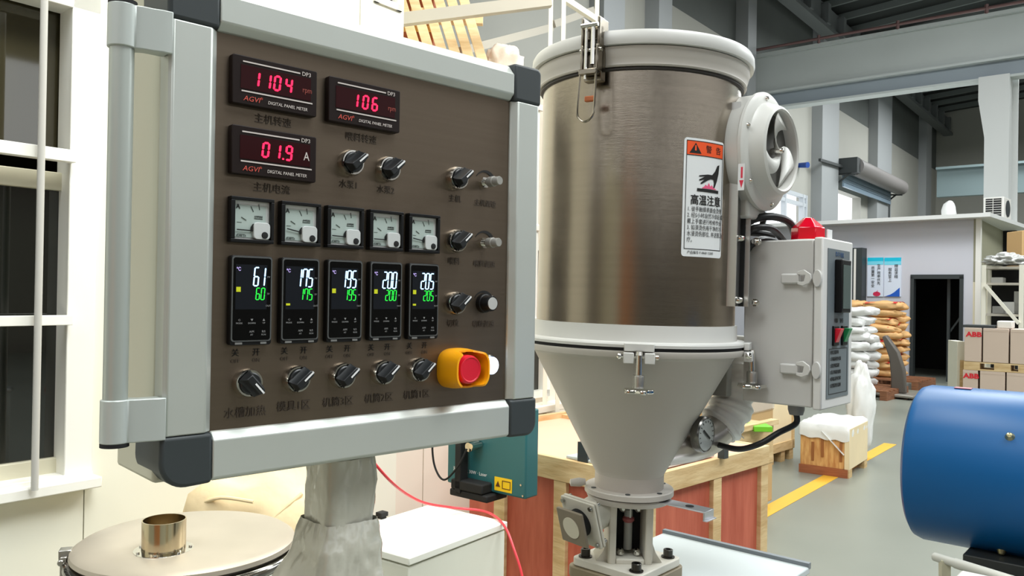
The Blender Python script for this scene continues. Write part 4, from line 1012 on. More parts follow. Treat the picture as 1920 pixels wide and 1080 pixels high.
# blower
bw = Vector(P(1437, 285, 1.52)); hm = Matrix.Rotation(-.0147, 3, 'Y')
bl = sub('blower', hd, hm @ (bw - Vector((.2375, 1.6, HB))), (0, 0, 0))
nb = Vector((e1.x, e1.y, 0))
BLM = mat('blower_cast_grey', (200, 199, 193), .42)
B().lathe([(0, -.085), (.098, -.085), (.106, -.078), (.1085, -.068), (.1085, -.014), (.1095, -.008), (.112, -.006), (.112, .0), (.106, .004), (.100, .005), (.092, .006), (.089, .010), (.0855, .022), (.082, .030), (.0765, .033), (.0735, .030), (.071, .018), (.071, .0), (0, .0)], 96, (0, 0, 0), nb).build('volute', BLM, bl)
B().lathe([(0, .0085), (.0705, .0085), (.0705, .0095), (0, .0095)], 64, (0, 0, 0), nb).build('inlet_back', mat('inlet_dark', (84, 82, 78), .7), bl)
# curved vanes
un = nb.cross(Vector((0, 0, 1))).normalized(); vn = Vector((0, 0, 1))
for k in range(3):
    a = math.radians(120 * k + 20); vs = []
    for i in range(11):
        r = .003 + .0675 * i / 10
        t0 = a + 1.0 * (i / 10) ** 1.2; t1 = t0 + .25 + .85 * math.sin(math.pi * min(1, i / 10 * .62))
        for t, dp in ((t0, .028), (t1, .019)):
            vs.append(tuple(un * (r * math.cos(t)) + vn * (r * math.sin(t)) + nb * dp))
    fs = [(2 * i, 2 * i + 1, 2 * i + 3, 2 * i + 2) for i in range(10)]
    o = B().add(vs, fs).build('vane', BLM, bl, smooth=180)
    md = o.modifiers.new('solid', 'SOLIDIFY'); md.thickness = .002
B().lathe([(0, .034), (.004, .033), (.006, .028), (.007, .010), (0, .010)], 20, (0, 0, 0), nb).build('hub', CHROME, bl)
for k in range(6):
    t = math.radians(60 * k + 20); c = un * (.100 * math.cos(t)) + vn * (.100 * math.sin(t))
    B().lathe([(0, .010), (.003, .009), (.0045, .006), (.0045, .003), (0, .003)], 14, c, nb).build('screw', CHROME, bl)
q = B(); c = -nb * .04 + Vector((0, 0, -.10)); q.T = Matrix.Translation(c) @ Matrix.Rotation(EAng, 4, 'Z'); q.box(-.035, .03, -.05, .03, -.03, .02); q.build('outlet_neck', BLM, bl, bevel=.006)
# direction sticker on the blower side
q = B(); lc = Vector(P(1391, 333, 1.44)) - bw
q.T = Matrix.Translation(lc) @ Matrix.Rotation(EAng, 4, 'Z'); q.box(-.006, .006, -.001, 0, -.024, .024); q.build('sticker', LBW, bl)
q = B(); q.T = Matrix.Translation(lc) @ Matrix.Rotation(EAng, 4, 'Z'); q.prism([(-.0005, -.002), (.003, -.002), (.003, .018), (-.0005, .018)], -.0015, -.001); q.prism([(-.003, -.006), (.005, -.006), (.001, -.02)], -.0015, -.001); q.build('sticker_arrow', mat('label_red', (216, 40, 70), .4), bl)

# control box on the hopper
cC = Vector(P(1545, 447, 1.45)); cBz = P(1541, 767, 1.45)[2]; bh = cC.z - cBz
cb3 = sub('control_box', hd, hm @ (Vector((cC.x, cC.y, cBz)) - Vector((.2375, 1.6, HB))), (0, -.0147, math.radians(-41)))
# local x = e1-ish: toward the right/near ; y = e2: away. box occupies x in [-.148,0], y in [0,.156]
BXM = mat('control_box_grey', (198, 196, 192), .42)
BWd, BDp = .152, .156
B().box(-BWd, -.018, 0, BDp, 0, bh).build('box_body', BXM, cb3, bevel=.003)
B().box(-.0165, 0, -.003, BDp + .003, -.003, bh + .003).build('box_door', mat('control_door_grey', (214, 212, 208), .4), cb3, bevel=.003)
FCE = mat('facia_grey', (104, 112, 116), .45)
def fx(name, y0, y1, z0, z1, t, m, x0=0.0, **k): return B().box(x0, x0 + t, y0, y1, z0, z1).build(name, m, cb3, **k)
fx('facia', .020, .137, .016, bh - .016, .0012, FCE)
fx('temperature_meter', .055, .105, bh * .565, bh - .035, .014, BLACK, .001, bevel=.002)
fx('meter_window', .060, .100, bh * .59, bh - .045, .001, mat('meter_glass', (92, 104, 100), .15), .015)
for (y, m, nm) in ((.045, RED, 'red_rocker_switch'), (.092, mat('green_plastic', (20, 140, 80), .4), 'green_rocker_switch')):
    fx(nm + '_frame', y, y + .028, bh * .365, bh * .485, .004, BLACK, .001, bevel=.001)
    q = B(); q.T = Matrix.Translation((.005, y + .004, bh * .375)) @ Matrix.Rotation(math.radians(90), 4, 'Z')
    q = B(); zl_, zh_ = bh * .385, bh * .47
    vs = [(.004, y + .005, zl_), (.006, y + .005, zl_), (.016, y + .005, zh_), (.004, y + .005, zh_), (.004, y + .023, zl_), (.006, y + .023, zl_), (.016, y + .023, zh_), (.004, y + .023, zh_)]
    q.add(vs, [(0, 1, 2, 3), (4, 5, 6, 7), (0, 1, 5, 4), (1, 2, 6, 5), (2, 3, 7, 6), (3, 0, 4, 7)]); q.build(nm, m, cb3, bevel=.001)
rz90 = (math.pi / 2, 0, math.pi / 2)
text('facia_lettering', '料斗干燥机', .011, mat('facia_blue', (60, 90, 130), .5), cb3, (.0018, .08, bh - .026), rz90, sx=.8)
text('facia_lettering', '电源     运行', .009, INK, cb3, (.0018, .080, bh * .515), rz90)
q = B()
for z in (.345, .075): q.box(.0012, .0016, .030, .128, bh * z, bh * z + .0012)
for z in (.345, .075): pass
q.box(.0012, .0016, .030, .031, bh * .075, bh * .345); q.box(.0012, .0016, .127, .128, bh * .075, bh * .345); q.build('facia_frame_line', INK, cb3)
for i, s in enumerate(('使用注意事项', '1.开机前检查电源', '2.设定所需温度', '3.先开风机再加热', '4.停机后延时冷却', '5.定期清理过滤网')):
    text('facia_lettering', s, .0082, INK, cb3, (.0018, .036, bh * (.325 - i * .04)), rz90, align='LEFT', sx=.9)
# snap latches on left face
for zz_ in (bh * .765, bh * .225):
    lk = sub('snap_latch', cb3, (0, 0, zz_))
    B().box(-.075, -.040, -.012, 0, -.010, .009).build('latch_body', BXM, lk, bevel=.003)
    q = B(); q.T = Matrix.Translation((-.043, -.010, 0)); q.prism([(0, .013), (.012, .016), (.024, .008), (.026, 0), (.022, -.009), (.010, -.014), (0, -.011), (.0, -.006), (.012, -.006), (.014, .006), (0, .007)], -.003, .002)
    q.build('latch_claw', GREYP, lk, bevel=.001)
    q = B(); q.T = Matrix.Translation((-.008, -.003, 0)); q.prism([(.008 * math.cos(k * .449), .016 * math.sin(k * .449)) for k in range(14)], -.007, 0); q.build('latch_keeper', BXM, lk, bevel=.001)
B().cyl((-BWd - .006, .04, bh * .62), (-BWd, .04, bh * .62), .008, n=14).build('box_hinge', BXM, cb3)
# gland and cable
gp = Vector((-.066, .05, 0))
B().lathe([(.0, 0), (.0155, 0), (.0155, -.012), (.0125, -.022), (0, -.022)], 24, gp).build('cable_gland', mat('gland_grey', (130, 130, 130), .5), cb3)
# alarm lamp
q = B(); q.T = Matrix.Translation((-.052, .06, bh)); 
def ng(r, n=6, o=.3): return [(r * math.cos(o + 2 * math.pi * k / n), r * math.sin(o + 2 * math.pi * k / n)) for k in range(n)]
vs = [(x, y, 0) for x, y in ng(.031)] + [(x, y, .026) for x, y in ng(.031)] + [(x, y, .046) for x, y in ng(.009)]
q.add(vs, [tuple(range(6))[::-1]] + [(i, (i + 1) % 6, 6 + (i + 1) % 6, 6 + i) for i in range(6)] + [(6 + i, 6 + (i + 1) % 6, 12 + (i + 1) % 6, 12 + i) for i in range(6)] + [tuple(range(12, 18))])
q.T = Matrix.Translation((-.052, .06, bh)) @ Matrix.Rotation(.2, 4, 'Z'); 
q.build('alarm_lamp', mat('red_lens', (216, 8, 40), .15, coat=.6), cb3, bevel=.0015)
B().cyl((-.052, .06, bh), (-.052, .06, bh + .003), .034, n=32).build('lamp_base', WHITEP, cb3)
fx('lamp_tag', .075, .10, bh + .004, bh + .024, .002, LBW, -.022)

# cables behind / between strip and box (children of hopper)
def HL(p): return hm @ (Vector(p) - Vector((.2375, 1.6, HB)))
CB = [[P(1375, 505, 1.66), P(1388, 462, 1.56), P(1400, 420, 1.53), P(1440, 406, 1.53), P(1478, 415, 1.55), P(1490, 440, 1.58)],
      [P(1372, 520, 1.68), P(1385, 470, 1.57), P(1405, 432, 1.52), P(1445, 428, 1.52), P(1470, 452, 1.58)],
      [P(1370, 500, 1.62), P(1386, 420, 1.55), P(1410, 396, 1.54), P(1432, 402, 1.55), P(1428, 425, 1.57)],
      [P(1372, 540, 1.62), P(1388, 500, 1.56), P(1405, 462, 1.54), P(1430, 450, 1.55), P(1460, 455, 1.6)],
      [P(1378, 560, 1.6), P(1390, 535, 1.57), P(1402, 500, 1.56), P(1416, 480, 1.58), P(1440, 478, 1.6)],
      [P(1374, 480, 1.7), P(1392, 440, 1.6), P(1412, 436, 1.58), P(1450, 442, 1.6)],
      [P(1380, 520, 1.62), P(1396, 478, 1.60), P(1412, 458, 1.60), P(1440, 456, 1.62)]]
for i, c in enumerate(CB): B().tube([HL(p) for p in c], (.0075, .0065, .0055, .0075, .0075, .007, .008)[i], 10, 6).build('power_cable', mat('black_rubber', (22, 22, 23), .45), hd)
B().tube([HL(P(1374, 530, 1.58)), HL(P(1392, 495, 1.56)), HL(P(1420, 482, 1.56))], .0022, 8, 6).build('grey_wire', GREYP, hd)
gw = cb3.location + Matrix.Rotation(math.radians(-41), 3, 'Z') @ gp + Vector((0, 0, -.02))
B().tube([gw, gw + Vector((0, 0, -.02)), HL(P(1459, 812, 1.52)), HL(P(1425, 832, 1.52)), HL(P(1385, 842, 1.55)), HL(P(1340, 832, 1.60)), HL(P(1325, 828, 1.62))], .0058, 12, 8).build('thermometer_cable', MATS['black_rubber'], hd)

# mounting channel behind the box
q = B(); q.T = Matrix.Translation(HL((.41, 1.62, 1.30))) @ Matrix.Rotation(EAng, 4, 'Z'); q.box(-.01, .03, .0, .02, 0, .36); q.build('mount_channel', mat('channel_grey', (150, 150, 146), .5, .3), hd, bevel=.002)
# insulated return pipe with thermometer
dp = [HL(P(1375, 640, 1.70)), HL(P(1378, 690, 1.68)), HL(P(1376, 735, 1.66)), HL(P(1366, 775, 1.65)), HL(P(1345, 805, 1.64))]
def rr(t): return .043 + .003 * math.sin(t * 30) + .002 * math.sin(t * 71)
q = B(); q.tube(dp, rr, 28, 14); INS = mat('glass_cloth_insulation', (236, 237, 235), .5, var=.12, vs=9, bump=.7, bs=16)
q.build('insulated_pipe', INS, hd, smooth=180)
q = B(); q.tube([HL(P(1350, 800, 1.64)), HL(P(1325, 820, 1.62)), HL(P(1290, 832, 1.60)), HL(P(1250, 838, 1.6))], .037, 28, 8); q.build('pipe_elbow', mat('elbow_steel', (186, 180, 174), .3, .8), hd)
q = B(); tb = HL(P(1388, 800, 1.60)); q.tube([HL(P(1385, 798, 1.62)), HL(P(1392, 806, 1.62)), HL(P(1389, 815, 1.62)), HL(P(1395, 822, 1.62))], .0012, 6, 6); q.build('tie_string', WHITEP, hd)
gc = HL(P(1321, 815, 1.55)); 
B().lathe([(0, -.012), (.034, -.012), (.0355, -.006), (.0355, .002), (.033, .005), (.031, .003), (0, .003)], 56, gc, nb).build('thermometer_case', mat('dial_case', (120, 118, 114), .25, .9), hd)
B().lathe([(0, .0032), (.0305, .0032), (.0305, .0042), (0, .0042)], 48, gc, nb).build('thermometer_dial', mat('dial_face', (168, 172, 172), .3), hd)
q = B(); q.bar(gc + nb * .006 - un * .012 - vn * .008, gc + nb * .006 + un * .014 + vn * .010, .0035, .001, nb); 
for k in range(12):
    t = math.radians(-30 + k * 22); q.bar(gc + nb * .005 + un * (.024 * math.cos(t)) + vn * (.024 * math.sin(t)), gc + nb * .005 + un * (.028 * math.cos(t)) + vn * (.028 * math.sin(t)), .0012, .0006, nb)
q.build('thermometer_pointer', INK, hd)
B().cyl(gc - nb * .012, gc - nb * .055, .008, .008, 14).build('thermometer_stem', STEEL, hd)

# ================================================================== blue motor
mo = Vector(P(1737, 864, 1.33)); MR = .126
bm_ = thing('blue_motor', 'large blue cylindrical motor at the right edge', 'motor', (mo.x, mo.y, 0), EAng)
BLU = mat('motor_blue', (0, 84, 142), .38, spec=.35)
mz = mo.z
B().lathe([(0, -.012), (MR * .7, -.012), (MR - .012, -.010), (MR - .004, -.005), (MR, .006), (MR, .62), (0, .62)], 128, (0, 0, mz), (1, 0, 0)).build('casing', BLU, bm_)
def mpt(ang, x): t = math.radians(ang); return Vector((x, -MR * math.cos(t), mz + MR * math.sin(t))), Vector((0, -math.cos(t), math.sin(t)))
for ang, x in ((34, .135), (-58, .12), (34, .40)):
    p, n__ = mpt(ang, x)
    B().lathe([(0, .007), (.0035, .006), (.0055, .002), (.0065, 0), (0, 0)], 16, p, n__).build('screw', mat('brass_screw', (180, 170, 130), .3, .9), bm_)
p, n__ = mpt(86, .055)
q = B(); q.T = Matrix.Translation(p); q.box(-.012, .012, -.008, .008, 0, .0012); q.build('sticker', mat('pinkish', (190, 120, 130), .5), bm_)
q = B(); q.box(.075, .45, -.10, .10, mz - MR - .020, mz - MR + .012); q.box(.075, .45, -.13, -.10, mz - MR - .045, mz - MR - .015); q.build('mounting_foot', mat('foot_dark', (44, 46, 44), .5), bm_, bevel=.002)
ms_ = thing('motor_pedestal', 'dark steel pedestal under the blue motor', 'pedestal', (mo.x, mo.y, 0), EAng)
q = B(); q.box(.06, .5, -.15, .12, mz - MR - .07, mz - MR - .047); q.build('top_plate', mat('foot_grey', (84, 86, 84), .45), ms_, bevel=.002)
q = B(); q.box(.12, .5, -.10, .1, 0, mz - MR - .07); q.build('pedestal_body', mat('foot_dark', (44, 46, 44)), ms_, bevel=.004)
gp0 = Vector(P(1753, 1044, 1.17)); gp1 = Vector(P(1925, 1098, 1.02))
pi_ = thing('conduit_pipe', 'pale grey pipe end crossing below the blue motor', 'pipe', (0, 0, 0))
B().cyl(gp0, gp0 + (gp1 - gp0) * .25, .0062, n=20).build('pipe_end', mat('pipe_grey', (196, 196, 188), .4), pi_); B().cyl(gp0 + (gp1 - gp0) * .25, gp1, .0072, n=20).build('pipe', mat('pipe_grey', (196, 196, 188)), pi_)
B().bar(gp0 + (gp1 - gp0) * .12, Vector((gp0.x + .015, gp0.y - .02, 0)), .014, .012).build('pipe_stand', mat('pipe_cream', (190, 186, 160), .5), pi_)
g = Vector(P(1802, 1068, 1.08))
wb = thing('white_cover', 'white sheet metal cover corner at the bottom right', 'cover', (g.x, g.y, 0), EAng)
B().box(0, .3, -.2, 0, .02, g.z).build('cover_body', WHITEP, wb, bevel=.003)
B().box(.02, .28, -.18, -.02, 0, .02).build('plinth', MATTE, wb)

# ================================================================== control panel
cp_ = thing('control_panel', 'pendant control panel with digital meters, gauges and switches', 'control panel', (pp.x, pp.y, PZ0), PH)
W_, HT = .400, .400
PLT = mat('brushed_panel_steel', (117, 104, 90), .38, .9, stretch=(1.2, 1, 50), bump=.05, bs=60, var=.08, vs=3)
B().box(-.004, W_ + .004, 0, .003, -.004, HT + .004).build('front_plate', PLT, cp_, smooth=0)
FWd = .047
prof = [(0.0, .002), (.0, -.002), (.008, -.010), (.0455, -.010), (.0485, -.006), (.049, .0), (.049, .014), (.0, .014)]
prof_top = [(0.0, .002), (.0, -.002), (.008, -.010), (.034, -.010), (.0465, .000), (.049, .008), (.049, .014), (.0, .014)]   # (outward r, y)
def rail_(name, p0, p1, side, prof=prof):
    vs = []; n = len(prof)
    for (px_, pz_) in (p0, p1):
        for r, y in prof: vs.append((px_ + side[0] * r, y, pz_ + side[1] * r))
    return B().add(vs, [tuple(range(n)), tuple(range(n, 2 * n))[::-1]] + [(i, (i + 1) % n, n + (i + 1) % n, n + i) for i in range(n)]).build(name, ALU, cp_, bevel=.0015)
rail_('frame_rail', (0, 0), (0, HT), (-1, 0)); rail_('frame_rail', (W_, 0), (W_, HT), (1, 0)); rail_('frame_rail', (0, 0), (W_, 0), (0, -1)); rail_('frame_rail', (0, HT), (W_, HT), (0, 1), prof_top)
for sx_, sz_ in ((-1, -1), (1, -1), (-1, 1), (1, 1)):
    ox = 0 if sx_ < 0 else W_; oz = 0 if sz_ < 0 else HT
    cr = .009 if sz_ > 0 else (.026 if sx_ < 0 else .018)
    poly = [(0, 0)] + [(.0505, 0)] + [(.051 - cr + cr * math.cos(t), .051 - cr + cr * math.sin(t)) for t in [math.radians(a) for a in range(0, 91, 10)]] + [(0, .050)]
    q = B(); q.prism([(ox + sx_ * x, oz + sz_ * z) for x, z in poly], -.0105, .062); q.build('corner_block', DARK, cp_, bevel=.004, seg=3)
B().box(-.0485, W_ + .0485, .0142, .125, -.0485, HT + .0485).build('enclosure_box', mat('enclosure_beige', (196, 194, 174), .5), cp_, bevel=.004)
B().box(.145, .235, .03, .10, -.058, -.046).build('neck_plate', GREYP, cp_, bevel=.003)
def pl(px, py, off=0.0):
    s, z = PV(px, py, (pp.x, pp.y), PH, off); return s, z - PZ0
# handle
hx = pl(228, 400, -.004)[0]; zt_a = pl(228, 4, -.004)[1]; zt_b = pl(228, 86, -.004)[1]; zb_a = pl(226, 750, -.004)[1]; zb_b = pl(226, 832, -.004)[1]
ha = sub('handle', cp_)
B().cyl((hx, .004, zb_b + .01), (hx, .004, zt_a - .01), .0108, n=28).build('handle_tube', mat('handle_aluminium', (184, 190, 184), .38, .5), ha)
for za, zb_ in ((zt_a, zt_b), (zb_a, zb_b)):
    q = B(); R_ = .0128
    poly = [(hx + R_ * math.cos(math.radians(a)), .004 + R_ * math.sin(math.radians(a))) for a in range(30, 301, 15)]
    poly += [(hx + .018, -.0035), (-.046, -.006), (-.034, -.0125), (-.034, -.0105), (-.0445, .0), (-.046, .008), (hx + .018, .010)]
    poly = [(hx + R_ * math.cos(math.radians(a)), .004 + R_ * math.sin(math.radians(a))) for a in range(40, 311, 15)] + [(hx + .014, -.0080), (hx + .024, -.0092), (-.056, -.0118), (-.0465, -.0125), (-.0465, -.0102), (-.0495, -.006), (-.0495, .006), (hx + .02, .006)]
    q.prismz(poly, zb_, za); q.build('handle_bracket', mat('handle_bracket_grey', (190, 196, 192), .4, .3), ha, bevel=.001)
    end = za if za > .2 else zb_
    s_ = 1 if za > .2 else -1
    B().cyl((hx, .004, end), (hx, .004, end + s_ * .0035), .0126, n=28).build('end_cap', MATTE, ha)

# ---- digital meters
MBX = mat('meter_housing', (30, 20, 18), .45, spec=.2); MWN = mat('meter_red_window', (44, 6, 9), .25, spec=.15); REDL = mat('red_led', (255, 25, 70), emit=2.2); LNE = mat('meter_line', (205, 195, 190), .5)
RDT = mat('meter_red_text', (206, 84, 70), .5); DTX = mat('meter_dim_red_text', (150, 66, 56), .5)
def meter(x0, z0, digits, unit, wd=.0945, ht=.0495):
    m = sub('digital_meter', cp_, (x0, 0, z0))
    B().prism(rrect(0, wd, 0, ht, .0015, 2), -.009, 0).build('meter_housing', MBX, m, bevel=.0008)
    B().box(.0085, wd - .0075, -.0094, -.009, .016, .040).build('meter_window', MWN, m)
    for a, b_, z in ((.0105, .074, .0435), (.0095, .089, .0135)):
        B().box(a, b_, -.0096, -.009, z - .0007, z + .0007).build('print_line', LNE, m)
    text('meter_lettering', 'DP3', .0062, LNE, m, (.0815, -.0094, .0435))
    text('meter_lettering', 'AGVI', .0072, RDT, m, (.0115, -.0094, .0062), align='LEFT', sx=1.1, shear=.2)
    text('meter_lettering', '®', .0035, RDT, m, (.031, -.0094, .0085))
    text('meter_lettering', 'DIGITAL PANEL METER', .0048, LNE, m, (.038, -.0094, .0058), align='LEFT', sx=.92, shear=.15)
    text('meter_lettering', unit, .0085 if unit == 'rpm' else .013, DTX if unit == 'rpm' else LNE, m, (.0825, -.0096, .0265), sx=.8)
    for (ch, x) in digits:
        q = B()
        if ch == '.': q.prism([(x, .0200), (x + .0018, .0200), (x + .0018, .0218), (x, .0218)], -.0100, -.0095)
        else: seg7(q, ch, x, .0205, .0075, .0145, .0021, -.0100, -.0095, .1)
        q.build('digit', REDL, m, smooth=0)
meter(.0135, .3300, [('1', .020), ('1', .0325), ('0', .0435), ('4', .0565)], 'rpm')
meter(.1227, .3290, [('1', .0285), ('0', .0420), ('6', .0545)], 'rpm')
meter(.0140, .2588, [('0', .0315), ('1', .0440), ('.', .0545), ('9', .0575)], 'A')
DK = mat('etched_dark_text', (66, 55, 45), .7)
def ptxt(s, x, z, size=.0105, sx=1.0): return text('panel_lettering', s, size, DK, cp_, (x, -.0008, z), sx=sx)
ptxt('主机转速', .062, .3195, .0105); ptxt('喂料转速', .170, .3165); ptxt('主机电流', .062, .2480)

# ---- ammeters
AMW = mat('ammeter_bezel_white', (206, 208, 206), .4); AMF = mat('ammeter_face', (176, 190, 184), .45)
def ammeter(x0, z0, tilt):
    m = sub('analog_ammeter', cp_, (x0, 0, z0)); S = .0465
    q = B(); q.box(0, S, -.009, 0, 0, .0035); q.box(0, S, -.009, 0, S - .0035, S); q.box(0, .0045, -.009, 0, .0035, S - .0035); q.box(S - .0035, S, -.009, 0, .0035, S - .0035); q.build('ammeter_frame', BLACK, m, bevel=.0006)
    B().box(.0045, S - .0035, -.004, -.0005, .0035, S - .0035).build('ammeter_bezel', AMW, m)
    B().box(.006, S - .0075, -.0045, -.004, .0055, S - .008).build('ammeter_face', AMF, m)
    B().prism(rrect(.0245, S - .004, .004, .0215, .004, 4), -.0085, -.004).build('mechanism_cover', mat('cover_white', (200, 203, 202), .4), m, bevel=.0006)
    B().lathe([(0, .0012), (.0032, .001), (.0036, 0), (0, 0)], 20, (.0365, -.0085, .0085), (0, -1, 0)).build('adjusting_screw', MATTE, m)
    c = Vector((.036, -.006, .0125))
    t = math.radians(180 - tilt); e = c + Vector((.0285 * math.cos(t), 0, .0285 * math.sin(t)))
    B().bar(c, e, .0004, .0012, (0, 0, 1)).build('needle', INK, m)
    B().prism([(.0225, .0125), (.0225, .0165), (.0245, .0195), (.0255, .0200), (.0245, .0125)], -.0068, -.0050).build('needle_stop', INK, m)
    q = B()
    for a, l in ((150, .006), (118, .006), (100, .006)):
        t = math.radians(a); r1 = .0285 if a != 150 else .027
        p0 = c + Vector((r1 * math.cos(t) - .0, 0, r1 * math.sin(t))); p1 = c + Vector(((r1 - l) * math.cos(t), 0, (r1 - l) * math.sin(t)))
        for p in (p0, p1): p.y = -.0048
        q.bar(p0, p1, .0003, .0006, (1, 0, 0.3))
    q.box(.0265, .0355, -.0048, -.0045, .0250, .0258); q.box(.008, .013, -.0048, -.0045, .0205, .0208); q.box(.0085, .0165, -.0048, -.0045, .0085, .0088)
    q.build('dial_marks', mat('dial_print', (50, 62, 58), .6), m)
    text('ammeter_lettering', 'A', .0065, INK, m, (.0088, -.0049, .0365), bold=.0001)
    text('ammeter_lettering', 'AMPERE', .0026, INK, m, (.031, -.0049, .0275))
    text('ammeter_lettering', 'CLASS 2.5', .0024, INK, m, (.0125, -.0049, .0072))
for k, tl_ in enumerate((1, 10, 2, 1, 9)): ammeter(.0147 + .0547 * k, .1897, tl_)

# ---- temperature controllers
CGL = mat('controller_glass', (5, 6, 7), .15, spec=.3); CRM = mat('controller_rim', (84, 86, 86), .4); LCD = mat('controller_lcd', (17, 22, 30), .2)
WBL = mat('white_blue_lcd', (170, 215, 255), emit=2.0); GRN = mat('green_lcd', (30, 215, 60), emit=1.0); YLW = mat('yellow_lcd', (170, 176, 16), emit=.5); VIO = mat('violet_lcd', (190, 170, 235), emit=.7)
GTX = mat('grey_button_print', (140, 140, 140), .5)
def controller(x0, z0, pv, sv, marks):
    m = sub('temperature_controller', cp_, (x0, 0, z0)); w_, h_ = .0447, .0915
    B().prism(rrect(0, w_, 0, h_, .003), -.008, 0).build('controller_housing', BLACK, m, bevel=.0006)
    B().prism(rrect(.0008, w_ - .0008, .0038, h_ - .0008, .003), -.0088, -.008).build('controller_rim', CRM, m)
    B().prism(rrect(.0022, w_ - .0022, .0052, h_ - .0022, .0025), -.0091, -.0085).build('controller_glass', CGL, m)
    B().box(.0045, w_ - .0065, -.0093, -.0091, h_ * .40, h_ * .90).build('lcd_screen', LCD, m)
    for a, b_ in ((.005, .0125), (w_ - .0125, w_ - .006)): B().box(a, b_, -.0092, -.008, .0010, .0030).build('release_tab', mat('tab_grey', (120, 120, 118), .4), m)
    xr = w_ * .79
    for s, zc_, hh_, ww_, pt, mm, tk_ in ((pv, h_ * .665, h_ * .205, .0056, .0068, WBL, .0014), (sv, h_ * .51, h_ * .13, .0042, .0054, GRN, .0010)):
        x = xr - pt * len(s) + (pt - ww_)
        for ch in s:
            q = B(); seg7(q, 'T' if ch == '7' else ch, x, zc_, ww_, hh_, tk_, -.0096, -.0093, .08); q.build('digit', mm, m, smooth=0); x += pt
    text('controller_lettering', '℃', .0052, VIO, m, (.0075, -.0095, h_ * .845), sx=.8)
    for z, hh_ in marks: B().box(.0052, .0098, -.0096, -.0093, h_ * z, h_ * z + hh_).build('indicator_mark', YLW, m)
    for s, z in (('PV', .765), ('SV', .575), ('OUT', .44)): text('controller_lettering', s, .0026, GTX, m, (w_ * .89, -.0094, h_ * z))
    for s, s2, x, z in (('⟲', 'MODE', .2, .28), ('▼', 'DOWN', .5, .28), ('▲', 'UP', .79, .28), ('A/M', 'AT', .5, .15), ('R/S', 'RUN', .79, .15)):
        text('controller_lettering', s, .003, GTX, m, (w_ * x, -.0094, h_ * z)); text('controller_lettering', s2, .0024, GTX, m, (w_ * x, -.0094, h_ * z - .0032))
SQ = (.595, .005); LO = (.445, .0022)
for k, (a, b_, mk) in enumerate((('61', '60', (SQ,)), ('175', '175', (LO,)), ('195', '195', (SQ,)), ('200', '200', (SQ,)), ('205', '205', (SQ, LO)))):
    controller(.0160 + .0547 * k, .0850, a, b_, mk)

# ---- selector switches
KNB = mat('knob_black', (24, 26, 28), .38)
def make_switch(ang):
    m = sub('selector_switch', cp_)
    B().lathe([(0, 0), (.0150, 0), (.0150, .0075), (.0135, .0105), (.0118, .0105), (.0118, .006), (0, .006)], 40, (0, 0, 0), (0, -1, 0)).build('bezel_ring', CHROME, m)
    k = B().lathe([(0, .004), (.0112, .004), (.0112, .0125), (.0100, .0135), (0, .0135)], 36, (0, 0, 0), (0, -1, 0)).build('knob_base', KNB, m)
    q = B(); hl, hw = .0125, .0050
    vs = []
    for (y, L, w_) in ((-.0125, hl + .002, .0085), (-.0155, hl + .0015, .0060), (-.0245, hl, hw * .72)):
        vs += [(-w_, y, -L * .8), (w_, y, -L * .8), (w_ * .9, y, L * .9), (0.0, y, L), (-w_ * .9, y, L * .9)]
    fs = [(0, 1, 2, 3, 4), (10, 11, 12, 13, 14)] + [(b_ * 5 + i, b_ * 5 + (i + 1) % 5, (b_ + 1) * 5 + (i + 1) % 5, (b_ + 1) * 5 + i) for b_ in (0, 1) for i in range(5)]
    q.add(vs, fs); h = q.build('knob_grip', KNB, m, bevel=.0008)
    s = B().box(-.0009, .0009, -.0250, -.0243, -.001, hl * .98)
    s.box(-.0009, .0009, -.0250, -.0150, hl * .93, hl * 1.02)
    s_ = s.build('pointer_stripe', WHITE, m)
    for o in (h, s_): o.rotation_euler = (0, math.radians(ang), 0)
    return m
proto = make_switch(48); proto.location = (.1546, 0, .2867)
pos = [(.2048, .2855), (.3088, .2862), (.3088, .2072), (.3088, .1288)] + [(.0920, .0468), (.1485, .0472), (.2022, .0478), (.2543, .0480)]
for x, z in pos: c = copytree(proto, cp_); c.location = (x, 0, z)
off_sw = make_switch(138); off_sw.location = (.0373, 0, .0462)
for i, nm in enumerate(('水槽加热', '模具1区', '机筒3区', '机筒2区', '机筒1区')):
    x = .0373 + .0543 * i
    ptxt(nm, x, .0170 if i else .0150, .0115)
    for dx, s, s2 in ((-.012, '关', 'OFF'), (.0105, '开', 'ON')):
        text('panel_lettering', s, .0085, INK, cp_, (x + dx, -.0008, .0765)); ptxt(s2, x + dx, .0685, .0055)
ptxt('水泵1', .1546, .2620, .010); ptxt('水泵2', .2048, .2610, .010)
for z, a, b_ in ((.2862, '主机', '主机调速'), (.2072, '喂料', '喂料调速'), (.1288, '切粒', '切粒调速')):
    ptxt(a, .3088, z - .0260, .010); ptxt(b_, .3600, z - .0275, .0095)
    q = B(); n = 12; outer = []; inner = []
    for i in range(n + 1):
        t = math.radians(150 - 110 * i / n); outer.append((.3600 + .0185 * math.cos(t), z - .002 + .0185 * math.sin(t))); r = .0180 - .0052 * i / n; inner.append((.3600 + r * math.cos(t), z - .002 + r * math.sin(t)))
    q.prism(outer + inner[::-1], -.0007, 0); q.build('speed_arc_print', INK, cp_, smooth=0)
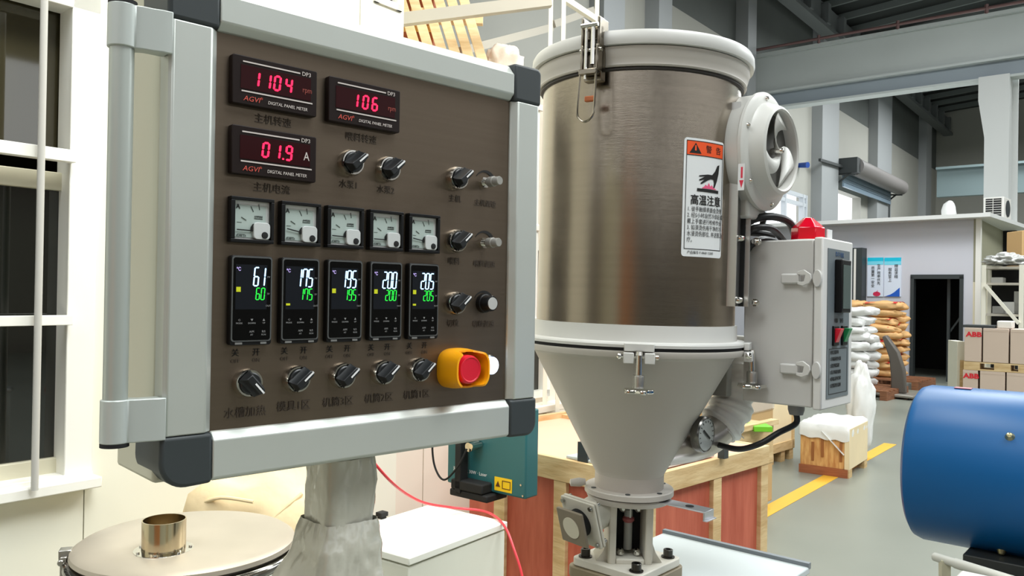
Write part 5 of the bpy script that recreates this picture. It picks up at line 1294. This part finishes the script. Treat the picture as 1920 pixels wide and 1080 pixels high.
for z in (.2862, .2072):
    m = sub('speed_potentiometer', cp_, (.3575, 0, z))
    B().lathe([(0, 0), (.0075, 0), (.0075, .003), (0, .003)], 6, (0, 0, 0), (0, -1, 0)).build('lock_nut', CHROME, m)
    B().lathe([(0, .003), (.004, .003), (.004, .012), (0, .012)], 18, (0, 0, 0), (0, -1, 0)).build('shaft', CHROME, m)
    B().lathe([(0, .010), (.0062, .010), (.0066, .011), (.0066, .020), (.0056, .021), (.0056, .030), (.005, .031), (0, .031)], 28, (0, 0, 0), (0, -1, 0)).build('cap', mat('grey_cap', (150, 148, 142), .4), m)
m = sub('speed_potentiometer', cp_, (.3590, 0, .1288))
B().lathe([(0, 0), (.0125, 0), (.0120, .006), (.0108, .007), (.0100, .0175), (.0092, .019), (0, .019)], 40, (0, 0, 0), (0, -1, 0)).build('knob', BLACK, m)
B().lathe([(0, .019), (.0080, .019), (.0078, .0196), (0, .0196)], 36, (0, 0, 0), (0, -1, 0)).build('knob_face', mat('spun_aluminium', (215, 215, 212), .3, .4), m)
B().box(-.0006, .0006, -.0186, -.0180, .008, .0098).build('knob_mark', WHITE, m)

# ---- emergency stop with yellow shroud
es = sub('emergency_stop', cp_, (.3135, 0, .0470))
YS = mat('yellow_shroud', (250, 170, 10), .4)
vs, fs = [], []; n = 72
for i in range(n):
    t = 2 * math.pi * i / n; c, s = math.cos(t), math.sin(t)
    k = (abs(c) ** 3 + abs(s) ** 3) ** (-1 / 3)
    rx, rz = .0285, .0250
    hgt = .036 if abs(c) > .62 else .028
    e = min(1, max(0, (abs(c) - .42) / .2)); hgt = .022 + .015 * (e * e * (3 - 2 * e))
    top = .93 if c < 0 else .95
    for (f, y) in ((1.0, 0.0), (1.0, -.010), (top, -hgt), (top - .09, -hgt), (.86, -.010), (.86, -.002)):
        vs.append((c * k * rx * f, y, s * k * rz * f))
for i in range(n):
    for j in range(5): fs.append((i * 6 + j, i * 6 + j + 1, ((i + 1) % n) * 6 + j + 1, ((i + 1) % n) * 6 + j))
    
fs.append(tuple(i * 6 + 5 for i in range(n)))
B().add(vs, fs).build('yellow_shroud', YS, es, smooth=50)
B().lathe([(0, .004), (.008, .004), (.008, .016), (.0165, .018), (.0178, .022), (.0178, .028), (.0165, .0315), (.0150, .032), (.0138, .0312), (0, .0312)], 48, (0, 0, 0), (0, -1, 0)).build('mushroom_button', mat('stop_red', (218, 20, 48), .4), es)
lm = sub('indicator_lamp', cp_, (.3690, 0, .0475))
B().lathe([(.0, 0), (.0138, 0), (.0138, .004), (.0125, .0055), (.0115, .0055), (.0115, .002), (0, .002)], 40, (0, 0, 0), (0, -1, 0)).build('lamp_ring', CHROME, lm)
B().lathe([(0, .002), (.0114, .002), (.0114, .009), (.0095, .011), (0, .0115)], 36, (0, 0, 0), (0, -1, 0)).build('lamp_lens', mat('lit_white_lens', (225, 235, 255), emit=2.6), lm)
